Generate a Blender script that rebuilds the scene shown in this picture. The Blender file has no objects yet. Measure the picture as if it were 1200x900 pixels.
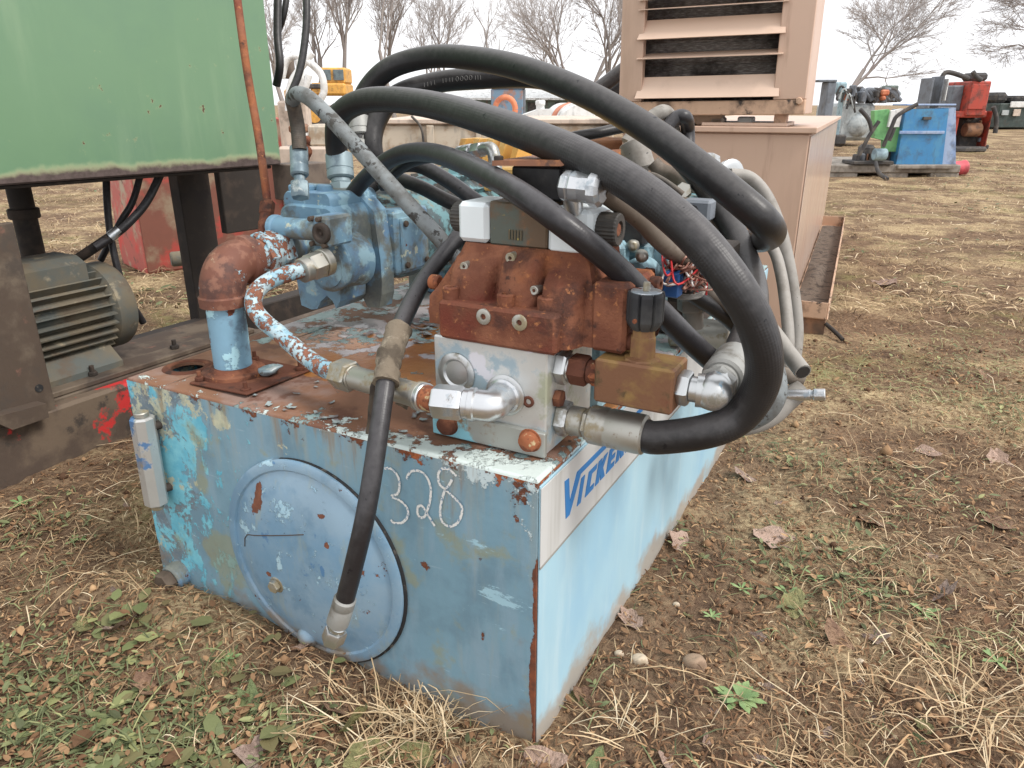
import bpy, bmesh, math, random
import numpy as np
from mathutils import Vector, Matrix, noise as mnoise
from mathutils.bvhtree import BVHTree
random.seed(7); rng = np.random.default_rng(7)
R = math.radians
scene = bpy.context.scene
col = scene.collection

# ------------------------------------------------------------------ camera, sky, sun, exposure
F = 870.0; TH = math.atan(328 / F); CH = 1.2           # focal length in photo pixels (1200 wide), pitch, height
camd = bpy.data.cameras.new('camera'); cam = bpy.data.objects.new('camera', camd); col.objects.link(cam)
camd.sensor_width = 36; camd.lens = 36 * F / 1200; camd.clip_start = 0.05; camd.clip_end = 2000
cam.location = (0, 0, CH); cam.rotation_euler = (R(90) - TH, 0, 0); scene.camera = cam
world = bpy.data.worlds.new('World'); scene.world = world; world.use_nodes = True
SUN_EL, SUN_AZ = R(52), R(70)                          # azimuth measured clockwise from the viewing direction
wn = world.node_tree.nodes; wl = world.node_tree.links; wn.clear()
sky = wn.new('ShaderNodeTexSky'); sky.sky_type = 'NISHITA'; sky.sun_disc = False
sky.sun_elevation = SUN_EL; sky.sun_rotation = SUN_AZ; sky.dust_density = 4; sky.air_density = 1
hs = wn.new('ShaderNodeHueSaturation'); hs.inputs['Saturation'].default_value = 0.12
mx = wn.new('ShaderNodeMix'); mx.data_type = 'RGBA'; mx.inputs[0].default_value = 0.80   # even cloud cover over the clear sky
mx.inputs[7].default_value = (10.2, 10.3, 10.6, 1)
bg = wn.new('ShaderNodeBackground'); bg.inputs[1].default_value = 0.088
wo = wn.new('ShaderNodeOutputWorld')
wl.new(sky.outputs[0], hs.inputs['Color']); wl.new(hs.outputs[0], mx.inputs[6])
wl.new(mx.outputs[2], bg.inputs[0]); wl.new(bg.outputs[0], wo.inputs[0])
sund = bpy.data.lights.new('sun', 'SUN'); sund.energy = 1.5; sund.angle = R(16); sund.color = (1, 0.96, 0.9)
sun = bpy.data.objects.new('sun', sund); col.objects.link(sun)
sdir = Vector((math.cos(SUN_EL) * math.sin(SUN_AZ), math.cos(SUN_EL) * math.cos(SUN_AZ), math.sin(SUN_EL)))
sdir.y -= 0.55; sdir.normalize()
sun.rotation_euler = sdir.to_track_quat('Z', 'Y').to_euler()
sky.sun_elevation = math.asin(sdir.z); sky.sun_rotation = math.atan2(sdir.x, sdir.y)
scene.view_settings.view_transform = 'Standard'; scene.view_settings.look = 'None'
scene.view_settings.exposure = 0.80; scene.view_settings.gamma = 1.0; scene.view_settings.use_curve_mapping = False

# ------------------------------------------------------------------ pixel helpers (a pixel is a direction; depth from what it touches)
cc, ss = math.cos(TH), math.sin(TH)
def ray(px, py):
    x = (px - 600) / F; y = -(py - 450) / F
    return np.array([x, cc + y * ss, -ss + y * cc])
CAM = np.array([0, 0, CH])
def gz(px, py, z=0.0): r = ray(px, py); return CAM + r * ((z - CH) / r[2])
def dep(px, py, d): return CAM + ray(px, py) * d
def atY(px, py, Y): r = ray(px, py); return CAM + r * (Y / r[1])
class Frame:
    """a thing's own axes: origin on the ground, yaw clockwise from the viewing direction"""
    def __init__(s, o, a):
        s.o = np.array([o[0], o[1], 0.0]); s.a = a
        s.ux = np.array([math.cos(a), -math.sin(a), 0]); s.uy = np.array([math.sin(a), math.cos(a), 0])
    def loc(s, p): q = np.array(p) - s.o; return np.array([q @ s.ux, q @ s.uy, q[2]])
    def wor(s, l): return s.o + s.ux * l[0] + s.uy * l[1] + np.array([0, 0, l[2]])
    def pl(s, px, py, n, v):
        r = ray(px, py); N = [s.ux, s.uy, np.array([0, 0, 1.])][n]
        o = s.o.copy(); return s.loc(CAM + r * ((v - (CAM - o) @ N) / (r @ N)))
    def dp(s, px, py, d): return s.loc(dep(px, py, d))
WF = Frame((0, 0), 0)

# ------------------------------------------------------------------ objects
def tag(o, label=None, cat=None, group=None, kind=None):
    if label: o['label'] = label
    if cat: o['category'] = cat
    if group: o['group'] = group
    if kind: o['kind'] = kind
    return o
def empty(name, fr, label=None, cat=None, group=None):
    o = bpy.data.objects.new(name, None); col.objects.link(o); o.empty_display_size = .1
    o.location = fr.o; o.rotation_euler = (0, 0, -fr.a)
    return tag(o, label, cat, group)

class MB:
    def __init__(s): s.v = []; s.f = []; s.sm = []; s.uv = []
    def add(s, vs, fs, smooth=False, uvs=None):
        b = len(s.v); s.v += [tuple(map(float, p)) for p in vs]
        for i, f in enumerate(fs):
            s.f.append([b + k for k in f]); s.sm.append(smooth); s.uv.append(uvs[i] if uvs else None)
        return s
    def box(s, x0, x1, y0, y1, z0, z1, b=0.003):
        b = min(b, abs(x1 - x0) * .3, abs(y1 - y0) * .3, abs(z1 - z0) * .3)
        X = (x0, x1); Y = (y0, y1); Z = (z0, z1); sg = (1, -1); V = []; I = {}
        for i in (0, 1):
            for j in (0, 1):
                for k in (0, 1):
                    for a in range(3):
                        d = [b * sg[i], b * sg[j], b * sg[k]]; d[a] = 0
                        I[i, j, k, a] = len(V); V.append((X[i] + d[0], Y[j] + d[1], Z[k] + d[2]))
        Fs = []
        for a in range(3):
            for e in (0, 1):
                q = []
                for (m, n) in ((0, 0), (1, 0), (1, 1), (0, 1)):
                    t = [0, 0, 0]; t[a] = e; t[(a + 1) % 3] = m; t[(a + 2) % 3] = n; q.append(I[t[0], t[1], t[2], a])
                Fs.append(q if e else q[::-1])
        for a in range(3):
            p, r = (a + 1) % 3, (a + 2) % 3
            for m in (0, 1):
                for n in (0, 1):
                    t0 = [0, 0, 0]; t1 = [0, 0, 0]; t1[a] = 1
                    for t in (t0, t1): t[p] = m; t[r] = n
                    q = [I[(*t0, p)], I[(*t1, p)], I[(*t1, r)], I[(*t0, r)]]
                    Fs.append(q if (m ^ n) else q[::-1])
        for i in (0, 1):
            for j in (0, 1):
                for k in (0, 1):
                    q = [I[i, j, k, 0], I[i, j, k, 1], I[i, j, k, 2]]
                    Fs.append(q if (i + j + k) % 2 else q[::-1])
        return s.add(V, Fs)
    def lathe(s, p0, axis, prof, n=24, smooth=True, cap=True, rot=0.0):
        """prof = [(t along the axis, radius)]"""
        p0 = np.array(p0, float); a = Vector(axis).normalized(); u = a.orthogonal().normalized(); w = a.cross(u)
        a, u, w = map(np.array, (a, u, w)); V = []; Fs = []
        for t, r in prof:
            for k in range(n):
                g = 2 * math.pi * k / n + rot; V.append(p0 + a * t + (u * math.cos(g) + w * math.sin(g)) * r)
        for j in range(len(prof) - 1):
            for k in range(n):
                k2 = (k + 1) % n; Fs.append([j * n + k, j * n + k2, (j + 1) * n + k2, (j + 1) * n + k])
        s.add(V, Fs, smooth)
        if cap:
            m = (len(prof) - 1) * n
            s.add([V[k] for k in range(n)], [list(range(n))[::-1]]); s.add([V[m + k] for k in range(n)], [list(range(n))])
        return s
    def cyl(s, p0, p1, r, n=20, r1=None, bev=0.0, smooth=True):
        p0 = np.array(p0, float); p1 = np.array(p1, float); L = np.linalg.norm(p1 - p0); r1 = r if r1 is None else r1
        b = min(bev, L * .3)
        # split normals at the rims: separate rings
        if b: return s.lathe(p0, p1 - p0, [(0, r - b), (b, r), (b * 1.01, r), (L - b * 1.01, r1), (L - b, r1), (L, r1 - b)], n, smooth)
        return s.lathe(p0, p1 - p0, [(0, r), (L, r1)], n, smooth)
    def hexn(s, p0, p1, r, bev=0.003, rot=0.0, n=6):
        p0 = np.array(p0, float); p1 = np.array(p1, float); L = np.linalg.norm(p1 - p0)
        return s.lathe(p0, p1 - p0, [(0, r * .9), (bev, r), (L - bev, r), (L, r * .9)], n, False, True, rot)
    def tube(s, pts, r, n=12, smooth=True, caps=True, rfun=None, res=None, flat=1.0):
        P = spline(pts, res) if res else np.array(pts, float)
        if P.shape[1] == 4: rad = P[:, 3]; P = P[:, :3]
        else: rad = np.full(len(P), r)
        if rfun is not None: rad = rad * np.array([rfun(i / (len(P) - 1)) for i in range(len(P))])
        T = np.gradient(P, axis=0); T /= np.linalg.norm(T, axis=1)[:, None] + 1e-12
        u = np.array(Vector(T[0]).orthogonal().normalized()); V = []; Fs = []; U = []; L = 0
        for i in range(len(P)):
            u = u - T[i] * (u @ T[i]); u /= np.linalg.norm(u); w = np.cross(T[i], u)
            if i: L += np.linalg.norm(P[i] - P[i - 1])
            U.append(L)
            for k in range(n):
                g = 2 * math.pi * k / n; V.append(P[i] + (u * math.cos(g) + w * math.sin(g) * flat) * rad[i])
        uvs = []
        for i in range(len(P) - 1):
            for k in range(n):
                k2 = (k + 1) % n; Fs.append([i * n + k, i * n + k2, (i + 1) * n + k2, (i + 1) * n + k])
                uvs.append([(k / n, U[i]), ((k + 1) / n, U[i]), ((k + 1) / n, U[i + 1]), (k / n, U[i + 1])])
        s.add(V, Fs, smooth, uvs)
        if caps:
            m = (len(P) - 1) * n
            s.add(V[:n], [list(range(n))[::-1]]); s.add(V[m:m + n], [list(range(n))])
        return s
    def prism(s, poly, f0, f1):
        """poly 2D list; f0/f1 map (a,b) to the two end faces"""
        n = len(poly); V = [f0(*p) for p in poly] + [f1(*p) for p in poly]
        Fs = [list(range(n))[::-1], list(range(n, 2 * n))] + [[k, (k + 1) % n, n + (k + 1) % n, n + k] for k in range(n)]
        return s.add(V, Fs)
    def ball(s, c, r, n=12, m=8, sc=(1, 1, 1)):
        V = []; Fs = []
        for j in range(m + 1):
            t = math.pi * j / m
            for k in range(n):
                g = 2 * math.pi * k / n
                V.append((c[0] + r * sc[0] * math.sin(t) * math.cos(g), c[1] + r * sc[1] * math.sin(t) * math.sin(g), c[2] + r * sc[2] * math.cos(t)))
        for j in range(m):
            for k in range(n): Fs.append([j * n + k, (j + 1) * n + k, (j + 1) * n + (k + 1) % n, j * n + (k + 1) % n])
        return s.add(V, Fs, True)
    def jitter(s, amp, sc):
        for i, p in enumerate(s.v):
            q = Vector(p) * sc; d = mnoise.noise_vector(q); s.v[i] = (p[0] + d.x * amp, p[1] + d.y * amp, p[2] + d.z * amp)
        return s
    def build(s, name, mat, parent=None, fixn=True, sharp=None):
        me = bpy.data.meshes.new(name); me.from_pydata(s.v, [], s.f)
        me.polygons.foreach_set('use_smooth', s.sm)
        if any(x is not None for x in s.uv):
            ul = me.uv_layers.new(name='UVMap'); k = 0; arr = np.zeros(len(me.loops) * 2, np.float32)
            for x, f in zip(s.uv, s.f):
                if x is not None:
                    for i, q in enumerate(x): arr[(k + i) * 2:(k + i) * 2 + 2] = q
                k += len(f)
            ul.data.foreach_set('uv', arr)
        if fixn:
            bm = bmesh.new(); bm.from_mesh(me); bmesh.ops.recalc_face_normals(bm, faces=bm.faces); bm.to_mesh(me); bm.free()
        if sharp:
            me.set_sharp_from_angle(angle=R(sharp))
        me.materials.append(mat); o = bpy.data.objects.new(name, me); col.objects.link(o)
        if parent: o.parent = parent
        return o

def spline(pts, res=8):
    P = np.array(pts, float); n = len(P); out = []
    Q = np.vstack([2 * P[0] - P[1], P, 2 * P[-1] - P[-2]])
    for i in range(n - 1):
        p0, p1, p2, p3 = Q[i], Q[i + 1], Q[i + 2], Q[i + 3]
        for k in range(res):
            t = k / res
            out.append(.5 * ((2 * p1) + (-p0 + p2) * t + (2 * p0 - 5 * p1 + 4 * p2 - p3) * t * t + (-p0 + 3 * p1 - 3 * p2 + p3) * t ** 3))
    out.append(P[-1]); out = np.array(out)
    for _ in range(2):
        m = out.copy(); m[1:-1] = .25 * out[:-2] + .5 * out[1:-1] + .25 * out[2:]; out = m
    return out
def rawcopy(o, parent=None):
    c = o.copy(); col.objects.link(c); c.parent = parent
    for ch in o.children: rawcopy(ch, c)
    return c

# ------------------------------------------------------------------ materials
def lin(c):
    v = [(x / 255 / 12.92 if x / 255 <= .04045 else ((x / 255 + .055) / 1.055) ** 2.4) for x in c]
    g = .3 * v[0] + .5 * v[1] + .2 * v[2]                      # weathered outdoor colours: a little greyer
    return tuple(g + (x - g) * .95 for x in v) + (1,)
class NT:
    def __init__(s, name):
        s.m = bpy.data.materials.new(name); s.m.use_nodes = True; s.t = s.m.node_tree; s.n = s.t.nodes; s.l = s.t.links
        s.b = s.n['Principled BSDF']
    def new(s, t, **k):
        n = s.n.new(t)
        for a, v in k.items(): setattr(n, a, v)
        return n
    def link(s, a, b): s.l.new(a, b)
    def val(s, sock, v):
        if isinstance(v, (int, float)): sock.default_value = v
        elif isinstance(v, tuple): sock.default_value = v
        else: s.link(v, sock)
    def math(s, op, a, b=0.0, clamp=False):
        n = s.new('ShaderNodeMath', operation=op); n.use_clamp = clamp; s.val(n.inputs[0], a); s.val(n.inputs[1], b); return n.outputs[0]
    def mix(s, f, a, b):
        n = s.new('ShaderNodeMix', data_type='RGBA'); s.val(n.inputs[0], f); s.val(n.inputs[6], a); s.val(n.inputs[7], b); return n.outputs[2]
    def fmix(s, f, a, b):
        n = s.new('ShaderNodeMix', data_type='FLOAT'); s.val(n.inputs[0], f); s.val(n.inputs[2], a); s.val(n.inputs[3], b); return n.outputs[0]
    def step(s, v, a, b):
        n = s.new('ShaderNodeMapRange'); n.interpolation_type = 'SMOOTHSTEP'; n.inputs[1].default_value = a; n.inputs[2].default_value = b; s.val(n.inputs[0], v); return n.outputs[0]
    def coord(s, kind='Object', sc=(1, 1, 1), off=(0, 0, 0)):
        c = s.new('ShaderNodeTexCoord'); mp = s.new('ShaderNodeMapping'); mp.inputs[3].default_value = sc; mp.inputs[1].default_value = off
        s.link(c.outputs[kind], mp.inputs[0]); return mp.outputs[0]
    def noise(s, vec, scale, detail=6, rough=.6, dist=0.0):
        n = s.new('ShaderNodeTexNoise'); n.inputs['Scale'].default_value = scale; n.inputs['Detail'].default_value = detail
        n.inputs['Roughness'].default_value = rough; n.inputs['Distortion'].default_value = dist; s.link(vec, n.inputs['Vector']); return n.outputs[0]
    def sep(s, vec):
        n = s.new('ShaderNodeSeparateXYZ'); s.link(vec, n.inputs[0]); return n.outputs
def pmat(name, base, layers=(), rough=.6, metal=0.0, bump=(120, .15, .002), tint=.18, spec=.5, tscale=9, coat=0.0):
    """base colour broken up by noise, then wear layers: dict(c, s, t, w, bias=(axis,v0,v1,b0,b1), st, r, m, h, d)"""
    N = NT(name); co = N.coord(); X = N.sep(co)
    nz = N.noise(co, tscale, 5, .65)
    c = N.mix(nz, tuple(v * (1 - tint) for v in lin(base)[:3]) + (1,), tuple(min(1, v * (1 + tint)) for v in lin(base)[:3]) + (1,))
    rg = N.fmix(nz, max(0, rough - .08), min(1, rough + .08)); mt = metal; hh = None
    for i, L in enumerate(layers):
        st = L.get('st', (1, 1, 1)); j = L.get('i', i); cv = N.coord('Object', st, (j * 3.71 + L.get('o', 0), j * 1.37, j * 2.11))
        m = N.noise(cv, L['s'], L.get('d', 7), L.get('k', .62), L.get('x', 0.0))
        if 'bias' in L:
            for (ax, v0, v1, b0, b1) in ([L['bias']] if not isinstance(L['bias'], list) else L['bias']):
                n = N.new('ShaderNodeMapRange'); n.inputs[1].default_value = v0; n.inputs[2].default_value = v1; n.inputs[3].default_value = b0; n.inputs[4].default_value = b1
                N.link(X[ax], n.inputs[0]); m = N.math('ADD', m, n.outputs[0])
        for (sx, sz, rx, rz, amp) in L.get('spots', ()):                       # a chipped or stained spot of its own (x, z in metres)
            dx_ = N.math('MULTIPLY', N.math('SUBTRACT', X[0], sx), 1 / rx); dz_ = N.math('MULTIPLY', N.math('SUBTRACT', X[2], sz), 1 / rz)
            m = N.math('ADD', m, N.math('MULTIPLY', N.math('SUBTRACT', 1.0, N.math('SQRT', N.math('ADD', N.math('MULTIPLY', dx_, dx_), N.math('MULTIPLY', dz_, dz_))), True), amp))
        w = L.get('w', .012); mask = N.step(m, L['t'] - w, L['t'] + w)
        if L.get('a', 1) < 1: mask = N.math('MULTIPLY', mask, L['a'])
        lc = lin(L['c'])
        if 'c2' in L:
            lc = N.mix(N.step(N.noise(N.coord('Object', (1, 1, 1), (i * 5.1, 0, 0)), L.get('s2', 40), 6, .7), .35, .65), lc, lin(L['c2']))
        c = N.mix(mask, c, lc)
        if 'r' in L: rg = N.fmix(mask, rg, L['r'])
        if 'm' in L: mt = N.fmix(mask, mt, L['m'])
        if 'h' in L:
            g = N.math('MULTIPLY', mask, L['h']); hh = g if hh is None else N.math('ADD', hh, g)
    N.val(N.b.inputs['Base Color'], c); N.val(N.b.inputs['Roughness'], rg); N.val(N.b.inputs['Metallic'], mt)
    N.b.inputs['Specular IOR Level'].default_value = spec; N.b.inputs['Coat Weight'].default_value = coat
    if bump:
        bn = N.noise(co, bump[0], 5, .6); h = N.math('MULTIPLY', bn, bump[1])
        if hh is not None: h = N.math('ADD', h, hh)
        bp = N.new('ShaderNodeBump'); bp.inputs['Distance'].default_value = bump[2]; bp.inputs['Strength'].default_value = 1
        N.link(h, bp.inputs['Height']); N.link(bp.outputs[0], N.b.inputs['Normal'])
    return N.m

RUST = dict(c=(118, 62, 38), c2=(84, 50, 40), r=.9, m=0.0)
M = {}
M['tank_front'] = pmat('tank_front', (118, 152, 178), [
    dict(c=(104, 128, 146), s=7, t=.56, w=.08, a=.7),
    dict(c=(136, 160, 176), s=3, t=.56, w=.1, a=.5, st=(1, 1, .5)),
    dict(c=(96, 184, 208), c2=(130, 200, 215), s2=14, s=9, t=.58, w=.014, k=.7, bias=(0, -1.1, -.45, .17, -.16), st=(1.3, 1, .8), h=.3),
    dict(c=(108, 122, 132), s=10, t=.545, w=.014, k=.7, bias=(0, -1.1, -.5, .07, -.3), o=5, h=-.3),
    dict(c=(196, 196, 166), s=13, t=.635, w=.016, k=.7, bias=[(0, -1.1, -.6, .07, -.14), (2, .2, .56, -.08, .05)], o=9),
    dict(c=(206, 216, 214), s=12, t=.66, w=.014, k=.7, bias=[(0, -.35, -.02, -.1, .09), (2, .50, .575, -.12, .15)], o=2, h=.3),
    dict(c=(172, 196, 208), s=24, t=.645, w=.02, k=.75, st=(.6, 1, 1.2), bias=[(0, -.3, 0, -.05, .04)], o=21),
    dict(c=(176, 205, 220), s=26, t=.72, w=.03, st=(.5, 1, 1.6), bias=(2, 0, .588, .03, -.03)),
    dict(c=(150, 158, 140), s=5, t=.55, w=.12, a=.45, bias=(2, .30, .58, -.10, .12)),
    dict(c=(128, 104, 78), s=6, t=.60, w=.10, a=.7, bias=(2, 0, .16, .16, -.1)),
    dict(c=(150, 120, 84), s=18, t=.66, w=.06, a=.6, st=(1, 1, .12), bias=(2, .3, .58, -.1, .03)),
    dict(**RUST, s=26, t=.665, w=.015, k=.7, bias=[(2, .52, .588, -.04, .16), (2, 0, .05, .06, 0)], h=-.6),
    dict(c=(164, 96, 58), s=14, t=.66, w=.012, bias=[(2, .545, .588, -.08, .12), (0, -1.1, -.1, .05, -.02)], o=2, r=.9, h=-.6),
    dict(**RUST, s=22, t=.72, w=.012, bias=[(0, -.05, 0, 0, .20)], o=3, st=(1, 1, .4), h=-.6),
], rough=.46, bump=(60, .25, .002), tint=.10)
M['tank_top'] = pmat('tank_top', (132, 92, 68), [
    dict(c=(146, 124, 116), s=5, t=.55, w=.08, a=.7),
    dict(c=(104, 66, 50), s=11, t=.57, w=.05, a=.8),
    dict(c=(166, 108, 50), c2=(150, 92, 46), s2=9, s=3.0, t=.465, w=.02, bias=[(1, .15, .34, -.2, .10), (1, .5, .75, 0, -.25), (0, -1.1, -.75, -.25, .04)], r=.3),
    dict(c=(150, 172, 172), c2=(118, 140, 140), s2=14, s=8, t=.565, w=.014, k=.72, bias=[(1, .3, .62, -.05, .12), (1, 0, .12, .09, 0), (0, -.3, 0, -.05, .1)], h=1.0, r=.5),
    dict(c=(176, 168, 170), s=7, t=.60, w=.02, bias=[(1, .2, .5, -.1, .06)], h=.8, o=7),
    dict(c=(200, 212, 208), s=15, t=.60, w=.012, k=.74, bias=[(1, .02, .11, .13, -.12), (0, -.6, -.05, -.10, .10)], h=.8, o=11),
    dict(c=(60, 46, 40), s=24, t=.70, w=.02),
], rough=.75, bump=(70, .4, .003), tint=.2)
M['cover'] = pmat('cover', (118, 150, 178), [
    dict(c=(138, 160, 174), s=5, t=.52, w=.1, a=.8),
    dict(c=(92, 118, 142), s=12, t=.58, w=.06, a=.7),
    dict(c=(150, 166, 160), s=14, t=.63, w=.05, a=.6),
    dict(c=(172, 206, 222), s=18, t=.60, w=.016, k=.75, bias=(0, -.8, -.5, .10, -.10), h=.3),
    dict(c=(92, 112, 128), s=9, t=.66, w=.04, bias=(0, -.8, -.5, .06, -.1)),
    dict(**RUST, s=15, t=.70, w=.012, st=(1.6, 1, .8), h=-.5),
    dict(c=(150, 128, 98), s=6, t=.58, w=.1, a=.7, bias=(2, 0, .14, .2, -.15)),
], rough=.42, bump=(50, .2, .002), tint=.09)
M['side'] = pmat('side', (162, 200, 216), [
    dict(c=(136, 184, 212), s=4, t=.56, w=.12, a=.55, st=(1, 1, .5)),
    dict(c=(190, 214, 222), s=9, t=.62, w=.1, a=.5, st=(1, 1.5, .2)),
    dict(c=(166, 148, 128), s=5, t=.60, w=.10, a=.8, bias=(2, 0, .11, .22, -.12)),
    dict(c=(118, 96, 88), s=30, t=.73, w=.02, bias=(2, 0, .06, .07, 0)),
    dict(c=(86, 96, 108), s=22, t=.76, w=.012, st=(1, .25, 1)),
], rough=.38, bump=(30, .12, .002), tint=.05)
M['strip'] = pmat('strip', (196, 197, 196), [
    dict(c=(150, 148, 140), s=9, t=.62, w=.12, a=.5, st=(1, 2, .12)), dict(c=(128, 116, 100), s=40, t=.74, w=.02)], rough=.45, bump=(40, .08, .001), tint=.04)
M['logo'] = pmat('logo', (38, 122, 190), [dict(c=(190, 196, 200), s=60, t=.76, w=.02)], rough=.5, tint=.06)
M['chalk'] = pmat('chalk', (226, 226, 222), [dict(c=(120, 150, 176), s=220, t=.57, w=.04, d=2)], rough=.95, tint=.05)
M['black_line'] = pmat('black_line', (34, 34, 36), [dict(c=(90, 84, 76), s=40, t=.6, w=.05)], rough=.8)
M['pump'] = pmat('pump', (114, 152, 176), [
    dict(c=(96, 130, 166), s=9, t=.56, w=.06, a=.8),
    dict(c=(150, 186, 200), s=12, t=.58, w=.03),
    dict(c=(118, 116, 102), c2=(90, 92, 86), s2=20, s=8, t=.52, w=.06, a=.9),
    dict(c=(186, 190, 170), s=26, t=.66, w=.02),
    dict(**RUST, s=24, t=.69, w=.02, h=-.4),
    dict(c=(44, 44, 44), s=14, t=.70, w=.05)], rough=.55, bump=(55, .3, .003), tint=.16)
M['teal'] = pmat('teal', (104, 146, 152), [dict(c=(74, 90, 94), s=12, t=.50, w=.03), dict(c=(56, 54, 50), s=9, t=.54, w=.04), dict(c=(130, 136, 124), s=16, t=.60, w=.03), dict(**RUST, s=20, t=.64, w=.02)], rough=.6, bump=(50, .35, .003))
M['casting'] = pmat('casting', (150, 186, 198), [dict(c=(108, 136, 146), s=12, t=.55, w=.04), dict(c=(182, 174, 128), s=13, t=.64, w=.03), dict(**RUST, s=20, t=.66, w=.02), dict(c=(70, 78, 74), s=9, t=.66, w=.05)], rough=.6, bump=(50, .35, .003))
M['rust'] = pmat('rust', (112, 66, 48), [dict(c=(138, 88, 64), s=9, t=.52, w=.10), dict(c=(78, 50, 42), s=16, t=.56, w=.07, a=.85), dict(c=(112, 48, 36), s=7, t=.60, w=.08, a=.7), dict(c=(166, 108, 68), s=60, t=.63, w=.05), dict(c=(156, 94, 54), s=5, t=.57, w=.08, a=.7, o=4), dict(c=(60, 44, 40), s=38, t=.66, w=.04, a=.8, o=8)], rough=.82, bump=(190, .9, .0025), tint=.16, spec=.3)
M['rust_orange'] = pmat('rust_orange', (156, 94, 62), [dict(c=(118, 70, 50), s=34, t=.52, w=.05), dict(c=(190, 170, 130), s=50, t=.60, w=.04)], rough=.85, bump=(160, .4, .002), spec=.25)
M['rust_dark'] = pmat('rust_dark', (98, 60, 46), [dict(c=(128, 82, 60), s=16, t=.56, w=.06), dict(c=(64, 46, 40), s=20, t=.62, w=.06)], rough=.9, bump=(150, .5, .002), spec=.25)
M['elbow_rust'] = pmat('elbow_rust', (112, 68, 52), [dict(c=(84, 54, 46), s=12, t=.55, w=.06), dict(c=(140, 96, 76), s=30, t=.56, w=.06, a=.7), dict(c=(164, 192, 202), s=16, t=.61, w=.012, k=.74, h=.8, r=.5), dict(c=(206, 188, 154), s=14, t=.64, w=.02, o=4, h=.6)], rough=.7, bump=(90, .4, .002))
M['pipe_flake'] = pmat('pipe_flake', (172, 194, 202), [dict(c=(138, 176, 192), s=14, t=.52, w=.03), dict(c=(118, 72, 54), c2=(146, 96, 72), s=46, t=.505, w=.014, k=.72, h=-.9, r=.85), dict(c=(226, 220, 204), s=30, t=.66, w=.02)], rough=.6, bump=(100, .3, .002))
M['pipe_blue'] = pmat('pipe_blue', (122, 164, 188), [dict(c=(98, 126, 146), s=10, t=.54, w=.04), dict(c=(168, 214, 228), s=16, t=.58, w=.02, h=.5), dict(c=(204, 196, 160), s=18, t=.65, w=.02), dict(**RUST, s=20, t=.68, w=.015, bias=(2, .75, .80, 0, .4), h=-.6)], rough=.5, bump=(70, .3, .002))
def steel(name, base, rough, extra=()):
    return pmat(name, base, list(extra), rough=rough, metal=.9, bump=(90, .12, .001), tint=.1)
M['zinc'] = steel('zinc', (196, 198, 198), .34, [dict(c=(146, 142, 130), s=18, t=.60, w=.06, r=.6, m=.5), dict(c=(120, 150, 168), s=24, t=.66, w=.03, r=.5, m=0.), dict(c=(110, 84, 62), s=30, t=.72, w=.03, r=.8, m=0.)])
M['zinc_bright'] = steel('zinc_bright', (206, 208, 210), .30, [dict(c=(160, 170, 178), s=20, t=.60, w=.06, r=.45, m=.5), dict(c=(110, 100, 90), s=26, t=.69, w=.04, r=.6, m=.4)])
M['zinc_dull'] = steel('zinc_dull', (178, 176, 168), .5, [dict(c=(150, 138, 112), s=20, t=.56, w=.06, r=.7, m=.3), dict(c=(120, 92, 68), s=34, t=.66, w=.05, r=.85, m=0.)])
M['ferrule_paint'] = pmat('ferrule_paint', (142, 160, 166), [dict(c=(104, 122, 132), s=12, t=.56, w=.06), dict(c=(178, 186, 186), s=18, t=.62, w=.04), dict(c=(96, 84, 72), s=26, t=.68, w=.04)], rough=.5, metal=.3)
M['ferrule_grey'] = pmat('ferrule_grey', (156, 156, 152), [dict(c=(120, 116, 108), s=14, t=.58, w=.08)], rough=.55, metal=.35)
M['manifold'] = pmat('manifold', (206, 208, 206), [dict(c=(156, 176, 186), s=9, t=.57, w=.04, m=.1, r=.5), dict(c=(168, 172, 150), s=10, t=.60, w=.05, m=.2, o=3), dict(c=(216, 214, 220), s=12, t=.60, w=.02, m=.1, o=6, r=.6), dict(c=(120, 100, 76), s=22, t=.70, w=.03, m=0., r=.8)], rough=.38, metal=.55, bump=(70, .2, .001))
M['manifold_plate'] = pmat('manifold_plate', (170, 172, 166), [dict(c=(132, 192, 206), s=6, t=.50, w=.02, m=0., r=.5, bias=(0, -.25, -.03, .12, -.12)), dict(c=(140, 112, 80), s=12, t=.64, w=.04, m=0., r=.8)], rough=.5, metal=.5)
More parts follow.
